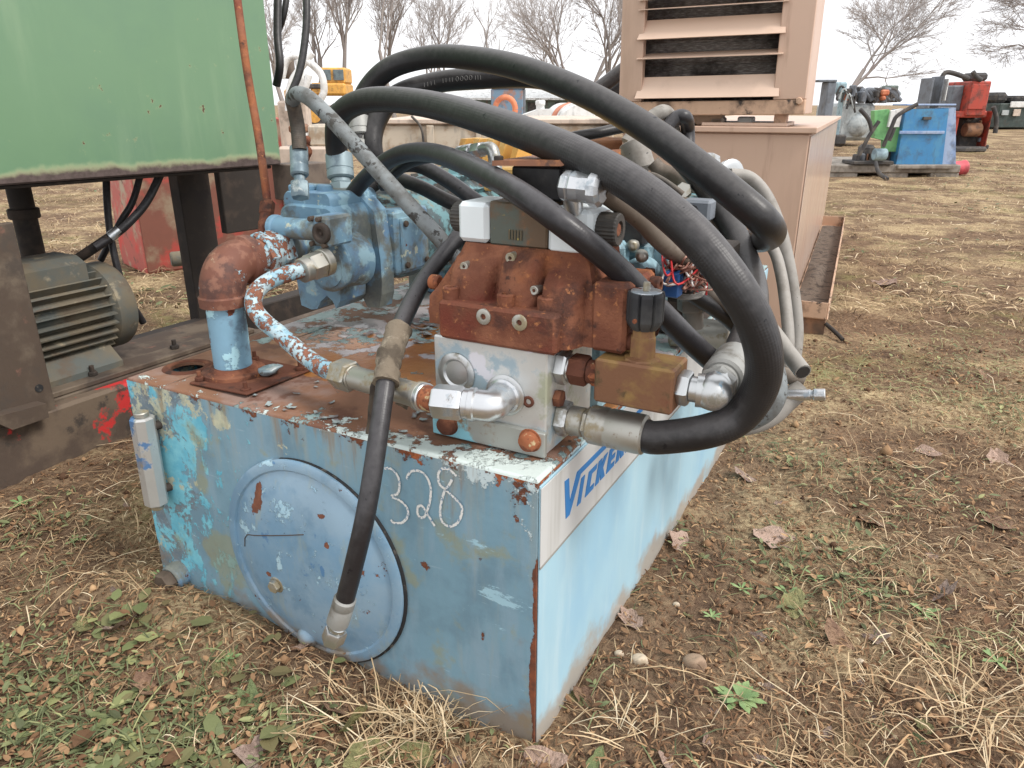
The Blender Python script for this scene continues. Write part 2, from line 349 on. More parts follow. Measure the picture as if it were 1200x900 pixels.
def rubber(name, base, dust, amt, rough=.6, braid=.4, layers=()):
    N = NT(name); co = N.coord(); X = N.sep(co); uv = N.coord('UV')
    geo = N.new('ShaderNodeNewGeometry'); nrm = N.sep(geo.outputs['Normal'])
    n1 = N.noise(co, 14, 5, .6); n2 = N.noise(co, 70, 4, .6)
    c = N.mix(n1, tuple(v * .75 for v in lin(base)[:3]) + (1,), tuple(v * 1.3 for v in lin(base)[:3]) + (1,))
    up = N.step(N.math('ADD', nrm[2], N.math('MULTIPLY', N.math('SUBTRACT', n2, .5), 1.0)), -.2, 1.2)      # dust settles on upward faces
    c = N.mix(N.math('MULTIPLY', up, amt), c, lin(dust))
    sc = N.step(N.noise(N.coord('Object', (1, 1, 1), (4, 2, 0)), 55, 3, .5), .70, .73); c = N.mix(sc, c, (.008, .008, .01, 1))   # nicks
    for i, L in enumerate(layers):
        mk = N.step(N.noise(N.coord('Object', (1, 1, 1), (i * 3.3, 1, 5)), L['s'], 7, .65), L['t'] - L.get('w', .015), L['t'] + L.get('w', .015)); c = N.mix(N.math('MULTIPLY', mk, L.get('a', 1)), c, lin(L['c']))
    N.val(N.b.inputs['Base Color'], c); N.b.inputs['Roughness'].default_value = rough; N.b.inputs['Specular IOR Level'].default_value = .35
    u, v, _ = N.sep(uv)
    ph = N.math('ADD', N.math('MULTIPLY', u, 2 * math.pi * 17), N.math('MULTIPLY', v, 640.0)); ph2 = N.math('SUBTRACT', N.math('MULTIPLY', u, 2 * math.pi * 17), N.math('MULTIPLY', v, 640.0))
    w = N.math('MULTIPLY', N.math('SINE', ph), N.math('SINE', ph2)); h = N.math('ADD', N.math('MULTIPLY', N.math('MULTIPLY', w, braid), N.step(n1, .35, .65)), N.math('MULTIPLY', n2, .5))
    bp = N.new('ShaderNodeBump'); bp.inputs['Distance'].default_value = .0008; N.link(h, bp.inputs['Height']); N.link(bp.outputs[0], N.b.inputs['Normal'])
    return N.m
M['rubber'] = rubber('rubber', (36, 35, 36), (112, 108, 106), .42, rough=.40, braid=.07)
M['rubber_braid'] = rubber('rubber_braid', (38, 37, 38), (116, 112, 112), .45, braid=.2, rough=.42)
M['rubber_mud'] = rubber('rubber_mud', (54, 50, 46), (120, 110, 98), .6, layers=[dict(c=(98, 84, 70), s=9, t=.55, w=.1, a=.7)])
M['rubber_smooth'] = rubber('rubber_smooth', (38, 36, 38), (112, 110, 112), .42, braid=.08, rough=.36)
M['rubber_paint'] = rubber('rubber_paint', (112, 118, 120), (146, 150, 150), .5, braid=.15, layers=[dict(c=(56, 54, 52), s=26, t=.57), dict(c=(84, 82, 78), s=9, t=.56, w=.08, a=.8), dict(c=(130, 96, 74), s=20, t=.70, w=.03)])
M['conduit'] = rubber('conduit', (138, 134, 128), (166, 160, 152), .6, braid=.05, rough=.55, layers=[dict(c=(112, 104, 94), s=9, t=.55, w=.1, a=.7)])
M['conduit_brown'] = rubber('conduit_brown', (112, 102, 92), (150, 138, 124), .6, braid=.05, rough=.6, layers=[dict(c=(88, 76, 64), s=9, t=.5, w=.1, a=.8)])
M['tape'] = pmat('tape', (118, 106, 90), [dict(c=(84, 74, 62), s=22, t=.52, w=.08), dict(c=(146, 134, 116), s=30, t=.6, w=.06)], rough=.95, bump=(140, .8, .003))
M['tape_dark'] = pmat('tape_dark', (82, 72, 60), [dict(c=(58, 50, 44), s=22, t=.52, w=.08)], rough=.95, bump=(140, .8, .003))
M['white_plastic'] = pmat('white_plastic', (222, 230, 233), [dict(c=(186, 196, 198), s=10, t=.62, w=.1, a=.6)], rough=.42, bump=(60, .05, .001), tint=.03)
M['black_plastic'] = pmat('black_plastic', (44, 44, 46), [dict(c=(84, 82, 78), s=14, t=.6, w=.1, a=.5)], rough=.45, bump=(80, .1, .001))
M['knob'] = pmat('knob', (58, 55, 52), [dict(c=(88, 80, 70), s=14, t=.56, w=.1, a=.7)], rough=.6)
M['brown_plate'] = pmat('brown_plate', (100, 80, 60), [dict(c=(140, 90, 52), s=16, t=.56, w=.05), dict(c=(86, 92, 84), s=9, t=.56, w=.06), dict(c=(150, 134, 70), s=40, t=.66, w=.03)], rough=.6, metal=.2)
M['cover_brown'] = pmat('cover_brown', (138, 90, 62), [dict(c=(176, 112, 64), s=12, t=.58, w=.06), dict(c=(96, 66, 52), s=20, t=.6, w=.06)], rough=.5)
M['bronze'] = pmat('bronze', (124, 86, 60), [dict(c=(146, 116, 66), s=7, t=.56, w=.06, bias=(2, .72, .80, -.08, .08)), dict(c=(116, 62, 42), s=9, t=.56, w=.06, bias=(2, .68, .78, .10, -.1)), dict(c=(92, 74, 48), s=24, t=.64, w=.05)], rough=.62, metal=.25, bump=(120, .35, .002))
M['yellow'] = pmat('yellow', (206, 164, 88), [dict(c=(170, 110, 60), s=12, t=.60, w=.06), dict(c=(226, 200, 140), s=9, t=.56, w=.1, a=.6)], rough=.55)
M['red_wire'] = pmat('red_wire', (190, 40, 44), rough=.45); M['blue_wire'] = pmat('blue_wire', (44, 96, 160), rough=.45)
M['white_wire'] = pmat('white_wire', (206, 200, 196), rough=.5); M['brown_wire'] = pmat('brown_wire', (128, 84, 70), [dict(c=(160, 120, 104), s=60, t=.55)], rough=.6)
M['green_paint'] = pmat('green_paint', (104, 137, 103), [
    dict(c=(94, 126, 102), s=2, t=.54, w=.15, a=.6), dict(c=(132, 156, 122), s=5, t=.62, w=.1, a=.5, st=(1, 1, .15)), dict(c=(156, 162, 120), s=13, t=.66, w=.03, a=.7, i=12),
    dict(c=(92, 70, 54), s=13, t=.675, w=.012, h=-.6, r=.9, i=12),
    dict(c=(196, 198, 150), s=1.9, t=.60, w=.09, bias=(2, .955, 1.07, .26, -.30), st=(.8, 1, 1), i=3),
    dict(c=(92, 78, 74), c2=(74, 62, 58), s=1.9, t=.60, w=.08, bias=(2, .955, 1.055, .26, -.28), st=(.8, 1, 1), r=.9, i=3)], rough=.36, bump=(20, .1, .001), tint=.04)
M['dirt_steel'] = pmat('dirt_steel', (80, 66, 55), [dict(c=(116, 102, 86), s=5, t=.55, w=.1, a=.8), dict(c=(74, 64, 56), s=8, t=.58, w=.06), dict(c=(118, 84, 70), s=12, t=.66, w=.05)], rough=.8, bump=(60, .3, .003))
M['dirt_red'] = pmat('dirt_red', (82, 68, 58), [dict(c=(108, 92, 76), s=4, t=.54, w=.08), dict(c=(196, 40, 38), s=6, t=.575, w=.03, k=.7, bias=[(1, .05, .45, -.12, .06), (1, .6, .8, 0, -.3), (2, .02, .2, -.06, .04)]), dict(c=(64, 56, 50), s=10, t=.60, w=.05)], rough=.8, bump=(50, .4, .004))
M['dark_steel'] = pmat('dark_steel', (50, 43, 38), [dict(c=(70, 58, 50), s=7, t=.56, w=.08), dict(c=(44, 38, 36), s=9, t=.6, w=.06)], rough=.8, bump=(60, .3, .003))
M['motor_grey'] = pmat('motor_grey', (108, 98, 80), [dict(c=(88, 92, 88), s=4, t=.52, w=.1), dict(c=(96, 80, 64), s=9, t=.58, w=.08, a=.8), dict(c=(150, 138, 114), s=12, t=.64, w=.06)], rough=.75, bump=(60, .3, .002))
M['red_box'] = pmat('red_box', (184, 92, 82), [dict(c=(176, 156, 132), s=3, t=.54, w=.06), dict(c=(206, 70, 62), s=5, t=.58, w=.06), dict(c=(120, 84, 70), s=8, t=.62, w=.05)], rough=.6)
M['red_box_shaded'] = pmat('red_box_shaded', (120, 72, 58), [dict(c=(164, 64, 54), s=5, t=.56, w=.06), dict(c=(140, 122, 100), s=3, t=.58, w=.08)], rough=.7)  # darker copy of the red paint for the shaded face, scrapes on top
M['tan'] = pmat('tan', (196, 164, 142), [dict(c=(200, 164, 142), s=1.5, t=.55, w=.2, a=.5), dict(c=(80, 62, 54), s=16, t=.74, w=.012), dict(c=(168, 138, 116), s=4, t=.58, w=.1, a=.6, st=(1, 1, .12)), dict(c=(150, 118, 96), s=9, t=.64, w=.08, a=.6, st=(1, 1, .1))], rough=.42, tint=.03, bump=(10, .08, .002))
M['tan_side'] = pmat('tan_side', (196, 172, 156), [dict(c=(190, 158, 138), s=2, t=.55, w=.2, a=.6)], rough=.22, tint=.03, bump=(8, .1, .003), spec=.8)
M['tan_dirty'] = pmat('tan_dirty', (196, 160, 132), [dict(c=(96, 74, 58), s=5, t=.56, w=.08, a=.8), dict(c=(60, 50, 44), s=14, t=.62, w=.06)], rough=.6)
M['louvre'] = pmat('louvre', (214, 184, 162), [dict(c=(190, 160, 138), s=5, t=.62, w=.1, a=.6)], rough=.4, tint=.03)
M['radiator'] = pmat('radiator', (112, 104, 98), [dict(c=(160, 154, 150), s=30, t=.55, w=.1, st=(1, 1, 8)), dict(c=(52, 44, 40), s=4, t=.55, w=.1)], rough=.6, metal=.4)
M['soil_in_tray'] = pmat('soil_in_tray', (104, 90, 78), [dict(c=(70, 58, 50), s=20, t=.55, w=.06), dict(c=(170, 164, 156), s=14, t=.70, w=.03)], rough=.95, bump=(60, 1, .01))
def flat(name, c, rough=.6, c2=None, s=6, metal=0.0):
    g = [dict(c=(70, 62, 54), s=3.5, t=.60, w=.08, a=.55, o=3), dict(c=tuple(int(v * .6 + 36) for v in c), s=14, t=.60, w=.06, a=.6, st=(1, 1, .25))]
    M[name] = pmat(name, c, ([dict(c=c2, s=s, t=.54, w=.08)] if c2 else []) + g, rough=rough, tint=.08, metal=metal)
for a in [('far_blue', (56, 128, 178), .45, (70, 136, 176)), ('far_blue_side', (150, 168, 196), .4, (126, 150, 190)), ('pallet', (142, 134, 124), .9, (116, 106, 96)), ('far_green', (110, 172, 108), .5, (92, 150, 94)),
          ('far_red', (176, 64, 46), .6, (120, 56, 44)), ('far_grey', (112, 118, 126), .6, (98, 102, 108)), ('far_lightgrey', (172, 178, 178), .6, (150, 158, 160)), ('far_lightblue', (150, 176, 184), .7, (120, 140, 150)),
          ('far_dark', (62, 60, 60), .8, (90, 84, 78)), ('far_container', (58, 70, 66), .7, (74, 84, 80)), ('far_pink', (214, 84, 94), .5, (196, 74, 84)), ('far_white', (224, 224, 222), .5, (206, 204, 200)),
          ('far_yellow', (214, 160, 66), .5, (196, 140, 60)), ('far_glass', (98, 112, 116), .15, (80, 92, 98)), ('far_tan', (206, 188, 172), .7, (190, 172, 156)), ('far_orange', (206, 124, 84), .6, (184, 100, 66)),
          ('far_brown', (150, 108, 78), .7, (112, 82, 64)), ('far_roof', (208, 210, 210), .6, (188, 190, 190)), ('far_greenwall', (112, 128, 120), .7, (98, 112, 106)), ('far_bluerust', (110, 136, 158), .7, (156, 118, 104)),
          ('far_wood', (112, 98, 86), .8, (90, 78, 70)), ('cream_box', (196, 184, 166), .7, (168, 146, 122))]:
    flat(*a)
M['bark'] = pmat('bark', (140, 132, 126), [dict(c=(140, 128, 124), s=4, t=.55, w=.1)], rough=.9)
M['twig'] = pmat('twig', (168, 160, 156), rough=.9)  # bleed of the bright sky is put into this pale tone
# ================================================================== hydraulic power unit (the tank and all that is bolted to it)
UA = R(28.3); kk = gz(626, 868, 0)
U = Frame((kk[0], kk[1]), UA); ZT = .588; TL = 2.1; TW = 1.1
unit = empty('hydraulic_power_unit', U, 'weathered blue hydraulic power unit with chalk number, black hoses and rusty valve', 'machine')
fx = lambda v: np.array(v, float)
def sp(px, py, wx, wz, amp=.3): p = U.pl(px, py, 1, 0); return (p[0], p[2], wx, wz, amp)
PALE = (196, 214, 218)
M['tank_front'] = pmat('tank_front', (120, 158, 177), [
    dict(c=(102, 134, 152), s=6, t=.54, w=.10, a=.7), dict(c=(142, 168, 184), s=16, t=.56, w=.10, a=.55, st=(1, 1, .22)), dict(c=(150, 160, 156), s=24, t=.58, w=.08, a=.5, st=(1, 1, .10), bias=(2, .25, .58, -.06, .06)),
    dict(c=(92, 178, 204), c2=(128, 202, 218), s2=16, s=10, t=.56, w=.012, k=.74, x=.3, bias=(0, -1.1, -.45, .16, -.2), st=(1.2, 1, .7), h=.35),
    dict(c=(104, 124, 138), c2=(126, 140, 148), s=12, t=.535, w=.012, k=.74, x=.4, bias=(0, -1.1, -.62, .07, -.3), st=(1, 1, .7), o=5, h=-.35),
    dict(c=(200, 200, 172), c2=(170, 178, 164), s=16, t=.61, w=.02, k=.75, bias=[(0, -1.1, -.55, .06, -.16), (2, .2, .56, -.07, .06)], o=9, spots=[sp(258, 492, .05, .04), sp(330, 520, .08, .03, .2)]),
    dict(c=(150, 150, 112), s=9, t=.60, w=.06, a=.6, spots=[sp(275, 655, .12, .12, .25)]),
    dict(c=PALE, s=18, t=.66, w=.014, k=.75, bias=[(0, -.35, -.02, -.12, .08), (2, .52, .58, -.12, .17)], o=2, h=.4, spots=[sp(610, 610, .05, .06, .2)]),
    dict(c=(160, 200, 216), s=30, t=.67, w=.02, k=.78, st=(.35, 1, 1.3), o=21, spots=[sp(590, 705, .10, .05, .22), sp(560, 640, .12, .02, .15)]),
    dict(c=(170, 194, 204), s=70, t=.70, w=.03, d=4, st=(.12, 1, 1.0), a=.45, o=31),
    dict(c=(142, 116, 84), s=20, t=.60, w=.06, a=.6, st=(1, 1, .10), bias=(2, .36, .58, -.14, .04)),
    dict(c=(140, 114, 84), s=8, t=.60, w=.12, a=.75, bias=(2, 0, .14, .17, -.12)),
    dict(c=(128, 74, 46), c2=(92, 56, 42), s2=60, s=26, t=.655, w=.012, k=.74, bias=[(2, .53, .588, -.05, .15), (2, 0, .04, .08, 0)], r=.9, h=-.7, spots=[sp(608, 590, .05, .05, .18), sp(500, 665, .02, .02, .3), sp(562, 655, .015, .02, .3), sp(565, 745, .01, .02, .3)]),
    dict(c=(176, 100, 54), c2=(150, 80, 46), s=16, t=.66, w=.012, k=.7, bias=[(2, .545, .588, -.10, .13), (0, -.65, -.2, -.1, .05)], o=2, r=.9, h=-.7),
    dict(c=(138, 76, 46), c2=(100, 60, 44), s=16, t=.62, w=.012, k=.7, bias=[(0, -.028, 0, -.3, .20), (2, .40, .46, .05, -.25)], o=3, st=(1, 1, .35), r=.9, h=-.7)],
    rough=.44, bump=(60, .3, .002), tint=.10)
M['cover'] = pmat('cover', (114, 153, 182), [
    dict(c=(142, 168, 186), s=5, t=.50, w=.12, a=.8, spots=[sp(380, 580, .14, .08, .2)]), dict(c=(98, 136, 164), s=9, t=.56, w=.08, a=.7),
    dict(c=(150, 164, 160), s=22, t=.60, w=.06, a=.5, st=(1, 1, .3)),
    dict(c=(178, 212, 226), c2=(150, 190, 212), s=22, t=.615, w=.012, k=.78, h=.4, spots=[sp(295, 600, .05, .08, .16), sp(340, 590, .06, .04, .16), sp(342, 650, .02, .08, .2), sp(320, 540, .03, .015, .25)]),
    dict(c=(84, 130, 172), s=14, t=.66, w=.02, k=.7, spots=[sp(326, 540, .02, .012, .3), sp(392, 660, .01, .02, .25)]),
    dict(c=(134, 82, 58), c2=(110, 66, 50), s=16, t=.66, w=.012, k=.72, r=.9, h=-.7, spots=[sp(311, 575, .022, .05, .42), sp(308, 590, .016, .025, .35), sp(396, 630, .012, .012, .4), sp(328, 664, .012, .012, .35), sp(388, 598, .02, .01, .25)]),
    dict(c=(50, 54, 58), s=40, t=.70, w=.015, spots=[sp(380, 685, .012, .006, .3)]),
    dict(c=(150, 126, 94), s=7, t=.58, w=.10, a=.8, bias=(2, 0, .12, .22, -.16))], rough=.40, bump=(50, .25, .002), tint=.09)
def projl(l):
    q = U.wor(l) - CAM; d = q[1] * cc - q[2] * ss; return 600 + F * q[0] / d, 450 - F * (q[1] * ss + q[2] * cc) / d

# tank shell with the open filler hole in its top
HX, HY, HR = -1.032, .122, .040
b = MB(); e = .006
b.add([(-TW, 0, -.03), (0, 0, -.03), (0, 0, ZT - e), (-TW, 0, ZT - e)], [[0, 1, 2, 3]])
b.add([(-TW, TL, -.03), (0, TL, -.03), (0, TL, ZT - e), (-TW, TL, ZT - e)], [[3, 2, 1, 0]])
b.add([(-TW, 0, -.03), (-TW, TL, -.03), (-TW, TL, ZT - e), (-TW, 0, ZT - e)], [[3, 2, 1, 0]])
b.add([(0, 0, -.03), (0, TL, -.03), (0, TL, ZT - e), (0, 0, ZT - e)], [[0, 1, 2, 3]])
b.add([(-TW, 0, -.03), (0, 0, -.03), (0, TL, -.03), (-TW, TL, -.03)], [[3, 2, 1, 0]])
tank = b.build('tank', M['tank_front'], unit, fixn=False)
b = MB(); q = .06; x0, x1, y0, y1 = HX - q, HX + q, HY - q, HY + q
def wob(x, y): return .0025 * mnoise.noise(Vector((x * 5, y * 5, 1)))
def sheet(xa, xb, ya, yb, nx, ny):
    V = [(xa + (xb - xa) * i / nx, ya + (yb - ya) * j / ny, ZT) for j in range(ny + 1) for i in range(nx + 1)]
    V = [(x, y, z + (wob(x, y) if -TW + .01 < x < -.01 and .01 < y < TL - .01 and not (x0 - .001 < x < x1 + .001 and y0 - .001 < y < y1 + .001) else 0)) for x, y, z in V]
    b.add(V, [[j * (nx + 1) + i, j * (nx + 1) + i + 1, (j + 1) * (nx + 1) + i + 1, (j + 1) * (nx + 1) + i] for j in range(ny) for i in range(nx)], True)
E_ = .008
sheet(-TW + E_, x0, E_, TL - E_, 1, 1); sheet(x1, -E_, E_, TL - E_, 20, 40); sheet(x0, x1, E_, y0, 1, 1); sheet(x0, x1, y1, TL - E_, 1, 1)
n = 32; sq = []; ci = []
for k in range(n):
    g = 2 * math.pi * k / n; c_, s_ = math.cos(g), math.sin(g); m = max(abs(c_), abs(s_))
    sq.append((HX + q * c_ / m, HY + q * s_ / m, ZT)); ci.append((HX + HR * c_, HY + HR * s_, ZT))
b.add(sq + ci, [[k, (k + 1) % n, n + (k + 1) % n, n + k] for k in range(n)])
b.add(ci + [(x, y, ZT - .008) for x, y, z in ci], [[k, (k + 1) % n, n + (k + 1) % n, n + k] for k in range(n)])
for (a0, a1) in (((-TW, 0), (0, 0)), ((0, 0), (0, TL)), ((0, TL), (-TW, TL)), ((-TW, TL), (-TW, 0))):      # rounded rim
    ix = lambda p, d: (max(-TW + d, min(-d, p[0])), max(d, min(TL - d, p[1])))
    V = []
    for (d, z) in ((0, ZT - .008), (.0012, ZT - .003), (.004, ZT - .0006), (E_, ZT)):
        V += [(*ix(a0, d), z), (*ix(a1, d), z)]
    b.add(V, [[2 * i, 2 * i + 1, 2 * i + 3, 2 * i + 2] for i in range(3)], True)
top = b.build('tank_top', M['tank_top'], unit)
MB().lathe((HX, HY, ZT), (0, 0, 1), [(-.001, .040), (.003, .041), (.004, .050), (.002, .058), (.0005, .060)], 40, True, False).build('filler_rim', M['rust_dark'], top)
# painted side panel, its grey band and the lettering
b = MB(); b.box(.0005, .004, .004, TL - .004, -.03, ZT - .012, .001); side = b.build('side_panel', M['side'], unit)
b = MB(); b.box(.0045, .0065, .003, 1.25, .411, ZT - .016, .0008); strip = b.build('name_band', M['strip'], unit)
b = MB(); b.box(.0045, .0068, .003, 1.25, .4055, .4105, .0008); b.build('band_edge', pmat('band_edge', (140, 138, 132), rough=.6), strip)
# letters: slanted, drawn in (u = along the tank, v = up), a bar runs back over the letters from the top of the I
LS = .33
def lett(polys, u0, sx=1.0):
    b = MB()
    for p in polys:
        b.prism([(u0 + x * sx, z) for x, z in p], lambda u, z: (.0066, u + LS * (z - .458) - .0, z), lambda u, z: (.0078, u + LS * (z - .458), z))
    return b
z0, z1, st = .457, .507, .011; zb = .535
w = .020
LET = []
sh_ = lambda P: [(x - LS * (z - .458), z) for x, z in P]
LET.append(([sh_([(.100, .542), (.119, .540), (.126, .486), (.158, .535), (.66, .533), (.66, .521), (.176, .523), (.127, .457), (.110, .457)])], 0))
LET.append(([[(0, z0), (w * .9, z0), (w * .9, z1 + .004), (0, z1 + .004)]], .163))
LET.append(([[(0, z0), (.044, z0), (.044, z0 + st), (w, z0 + st), (w, z1 - st), (.044, z1 - st), (.044, z1), (0, z1)]], .203))
LET.append(([[(0, z0), (w, z0), (w, .474), (.030, z0), (.054, z0), (.034, .482), (.052, z1), (.030, z1), (w, .490), (w, z1), (0, z1)]], .256))
LET.append(([[(0, z0), (.046, z0), (.046, z0 + st), (w, z0 + st), (w, .477), (.042, .477), (.042, .487), (w, .487), (w, z1 - st), (.046, z1 - st), (.046, z1), (0, z1)]], .318))
LET.append(([[(0, z0), (w, z0), (w, .476), (.030, z0), (.052, z0), (.040, .479), (.052, .484), (.052, z1), (0, z1)]], .374))
LET.append(([[(0, z0), (.050, z0), (.050, .487), (.020, .487), (.020, z1 - st), (.050, z1 - st), (.050, z1), (0, z1), (0, .477), (.030, .477), (.030, z0 + st), (0, z0 + st)]], .436))
for p, u in LET: lett(p, u).build('letter', M['logo'], strip)
# chalk digits on the front
def chalk(pix):
    P = spline([U.pl(x, y, 1, -.0022) for x, y in pix], 10); b = MB(); V = []; k = 0
    for i, p in enumerate(P):
        t = P[min(i + 1, len(P) - 1)] - P[max(i - 1, 0)]; t /= np.linalg.norm(t) + 1e-9; nn = np.array([-t[2], 0, t[0]])
        ww = .0026 * (1 + .5 * mnoise.noise(Vector((i * .8, 3, k)))); jt = .0012 * mnoise.noise(Vector((i * 1.3, 7, 2)))
        V += [p + nn * (ww + jt), p - nn * (ww - jt)]
    return b.add(V, [[2 * i, 2 * i + 1, 2 * i + 3, 2 * i + 2] for i in range(len(P) - 1)])
C3 = lambda L: [(440 + x / 4.615, 480 + y / 4.615) for x, y in L]
for pts in (C3([(48, 318), (85, 320), (120, 360), (130, 410), (118, 455), (85, 470), (130, 490), (170, 530), (175, 575), (145, 610), (100, 612), (82, 595)]),
            C3([(168, 375), (185, 340), (225, 330), (270, 355), (298, 420), (295, 490), (275, 560), (255, 585), (230, 570), (228, 530), (250, 520), (275, 555), (320, 630)]),
            C3([(438, 360), (400, 325), (360, 320), (340, 350), (345, 400), (375, 430), (430, 480), (465, 520), (465, 570), (440, 615), (400, 632), (360, 605), (350, 550), (358, 490), (375, 440), (400, 405), (415, 375)])):
    chalk(pts).build('chalk_digit', M['chalk'], tank, fixn=False)

# round clean-out cover on the front
CX, CZ, CR = -.553, .246, .247
b = MB(); b.lathe((CX, 0, CZ), (0, -1, 0), [(.001, CR + .004), (.010, CR + .003), (.0135, CR - .003), (.0140, CR - .019), (.0100, CR - .0235), (.0112, CR - .029), (.021, CR - .055), (.032, CR * .60), (.037, CR * .3), (.038, .001)], 72, True, False)
cover = b.build('clean_out_cover', M['cover'], unit, sharp=40)
MB().lathe((CX + .0035, 0, CZ - .001), (0, -1, 0), [(.0003, CR + .006), (.006, CR + .0055), (.006, CR - .001), (.0003, CR - .001)], 72, True, False).build('gasket', M['black_line'], cover)
bp = U.pl(330, 681, 1, -.02)
b = MB(); b.cyl((bp[0], -.022, bp[2]), (bp[0], -.037, bp[2]), .021, 20, bev=.003); b.hexn((bp[0], -.037, bp[2]), (bp[0], -.050, bp[2]), .015, .002, .3); b.build('cover_bolt', M['zinc_dull'], cover)
def onc(px0, py0):
    p = U.pl(px0, py0, 1, -.03); r = math.hypot(p[0] - CX, p[2] - CZ); p[1] = -np.interp(r, [0, CR * .3, CR * .60, CR - .055, CR - .029, CR - .004], [.038, .037, .032, .021, .0112, .013]) - .0006; return p
MB().tube([onc(x_, y_) for x_, y_ in ((284, 642), (284.5, 632), (288, 627.5), (300, 626.8), (320, 626.2), (340, 625.6), (358, 625))], .0013, 6).build('scratch', M['dirt_steel'], cover)
# sight gauge (octagonal tube), drain plug, small plug
g0, g1 = U.pl(166, 488, 1, -.035), U.pl(184, 590, 1, -.035)
b = MB(); b.lathe(g0, g1 - g0, [(0, .022), (.004, .028), (np.linalg.norm(g1 - g0) - .004, .028), (np.linalg.norm(g1 - g0), .022)], 8, False, True, R(22.5))
gauge = b.build('sight_gauge', pmat('gauge_alu', (190, 190, 188), [dict(c=(76, 112, 152), s=9, t=.60, w=.02, m=0., r=.5, bias=(2, .35, .48, -.05, .08)), dict(c=(140, 128, 112), s=14, t=.62, w=.06)], rough=.4, metal=.6), unit)
b = MB(); b.cyl(g0, g0 + np.array([0, 0, .012]), .017, 12, bev=.002); b.cyl(g1, g1 - np.array([0, 0, .014]), .015, 12, bev=.002); b.build('gauge_end', M['zinc_dull'], gauge)
for g in (g0 * .86 + g1 * .14, g1 * .86 + g0 * .14): MB().cyl((g[0], g[1], g[2]), (g[0] + .012, .01, g[2]), .011, 12).build('gauge_bolt', M['dark_steel'], gauge)
d0 = U.pl(203, 677, 1, -.02); d0[2] = max(d0[2], .062); d0[0] += .005
b = MB(); b.cyl((d0[0], .01, d0[2]), (d0[0], -.032, d0[2] - .003), .036, 20, bev=.006); dp_ = b.build('drain_boss', M['pump'], unit)
MB().hexn((d0[0], -.031, d0[2] - .003), (d0[0], -.060, d0[2] - .004), .030, .004, .4).build('drain_plug', M['dirt_steel'], dp_)
p_ = U.pl(358, 748, 1, -.02); MB().ball((p_[0], -.012, max(.02, p_[2])), .026, 16, 10, (1, .8, 1.1)).build('plug', M['cover'], unit)

# ---- suction pipe from the tank to the pump
px_, py_ = -.881, .133
b = MB(); b.box(-.925, -.738, .038, .245, ZT + .001, ZT + .006, .0015)
for i, v in enumerate(b.v): b.v[i] = (v[0], v[1], v[2] + (.007 * max(0, (v[0] + .80) / .07) if v[1] < .1 else 0))
fl = b.build('flange_plate', M['rust_dark'], unit)
b = MB(); b.lathe((px_, py_, ZT + .006), (0, 0, 1), [(0, .074), (.010, .073), (.012, .068), (.013, .056), (.022, .05)], 36, True, True); b.build('pipe_flange', M['rust'], fl, sharp=40)
for (bx_, by_) in ((-.912, .058), (-.760, .056), (-.757, .225), (-.91, .226)):
    b = MB(); b.hexn((bx_, by_, ZT + .006), (bx_, by_, ZT + .016), .011, .002, random.random()); b.cyl((bx_, by_, ZT + .016), (bx_, by_, ZT + .030), .005, 8); b.build('bolt', M['rust_dark'], fl)
gsk = MB(); gsk.ball((-.80, .165, ZT + .020), .030, 18, 12, (1.1, 1, .32)); gsk.jitter(.012, 26); gsk.jitter(.005, 70).build('sealant_lump', M['ferrule_paint'], fl)
e0 = np.array([px_, py_, .80]); port = U.dp(345, 289, 1.93); hd = port - np.array([px_, py_, port[2]]); hL = np.linalg.norm(hd); hdir = hd / hL
zc = port[2]; rb = .060
MB().cyl((px_, py_, ZT + .01), (px_, py_, zc - rb + .005), .0435, 32).build('suction_pipe', M['pipe_blue'], unit)
arc = [np.array([px_, py_, zc - rb]) + np.array([0, 0, rb * math.sin(t)]) + hdir * rb * (1 - math.cos(t)) for t in np.linspace(0, math.pi / 2, 9)]
arc = [arc[0] - np.array([0, 0, .02])] + arc + [arc[-1] + hdir * .02]
b = MB(); b.tube(arc, .0515, 28, res=3); b.lathe(arc[0], (0, 0, 1), [(-.012, .047), (-.010, .0555), (.012, .0565), (.016, .051)], 28); b.lathe(arc[-1], hdir, [(-.016, .051), (-.012, .058), (.014, .058), (.018, .048)], 28)
b.build('pipe_elbow', M['elbow_rust'], unit, sharp=45)
q0 = arc[-1] + hdir * .015
b = MB(); b.cyl(q0, q0 + hdir * .03, .045, 24); b.hexn(q0 + hdir * .028, q0 + hdir * .062, .057, .006, n=8); b.cyl(q0 + hdir * .06, q0 + hdir * .10, .047, 24, bev=.004); b.hexn(q0 + hdir * .085, q0 + hdir * .125, .055, .004)
b.build('pipe_union', M['pipe_flake'], unit)
b = MB(); b.cyl(q0 + hdir * .12, q0 + hdir * .20, .046, 24); b.build('suction_port', M['pump'], unit)

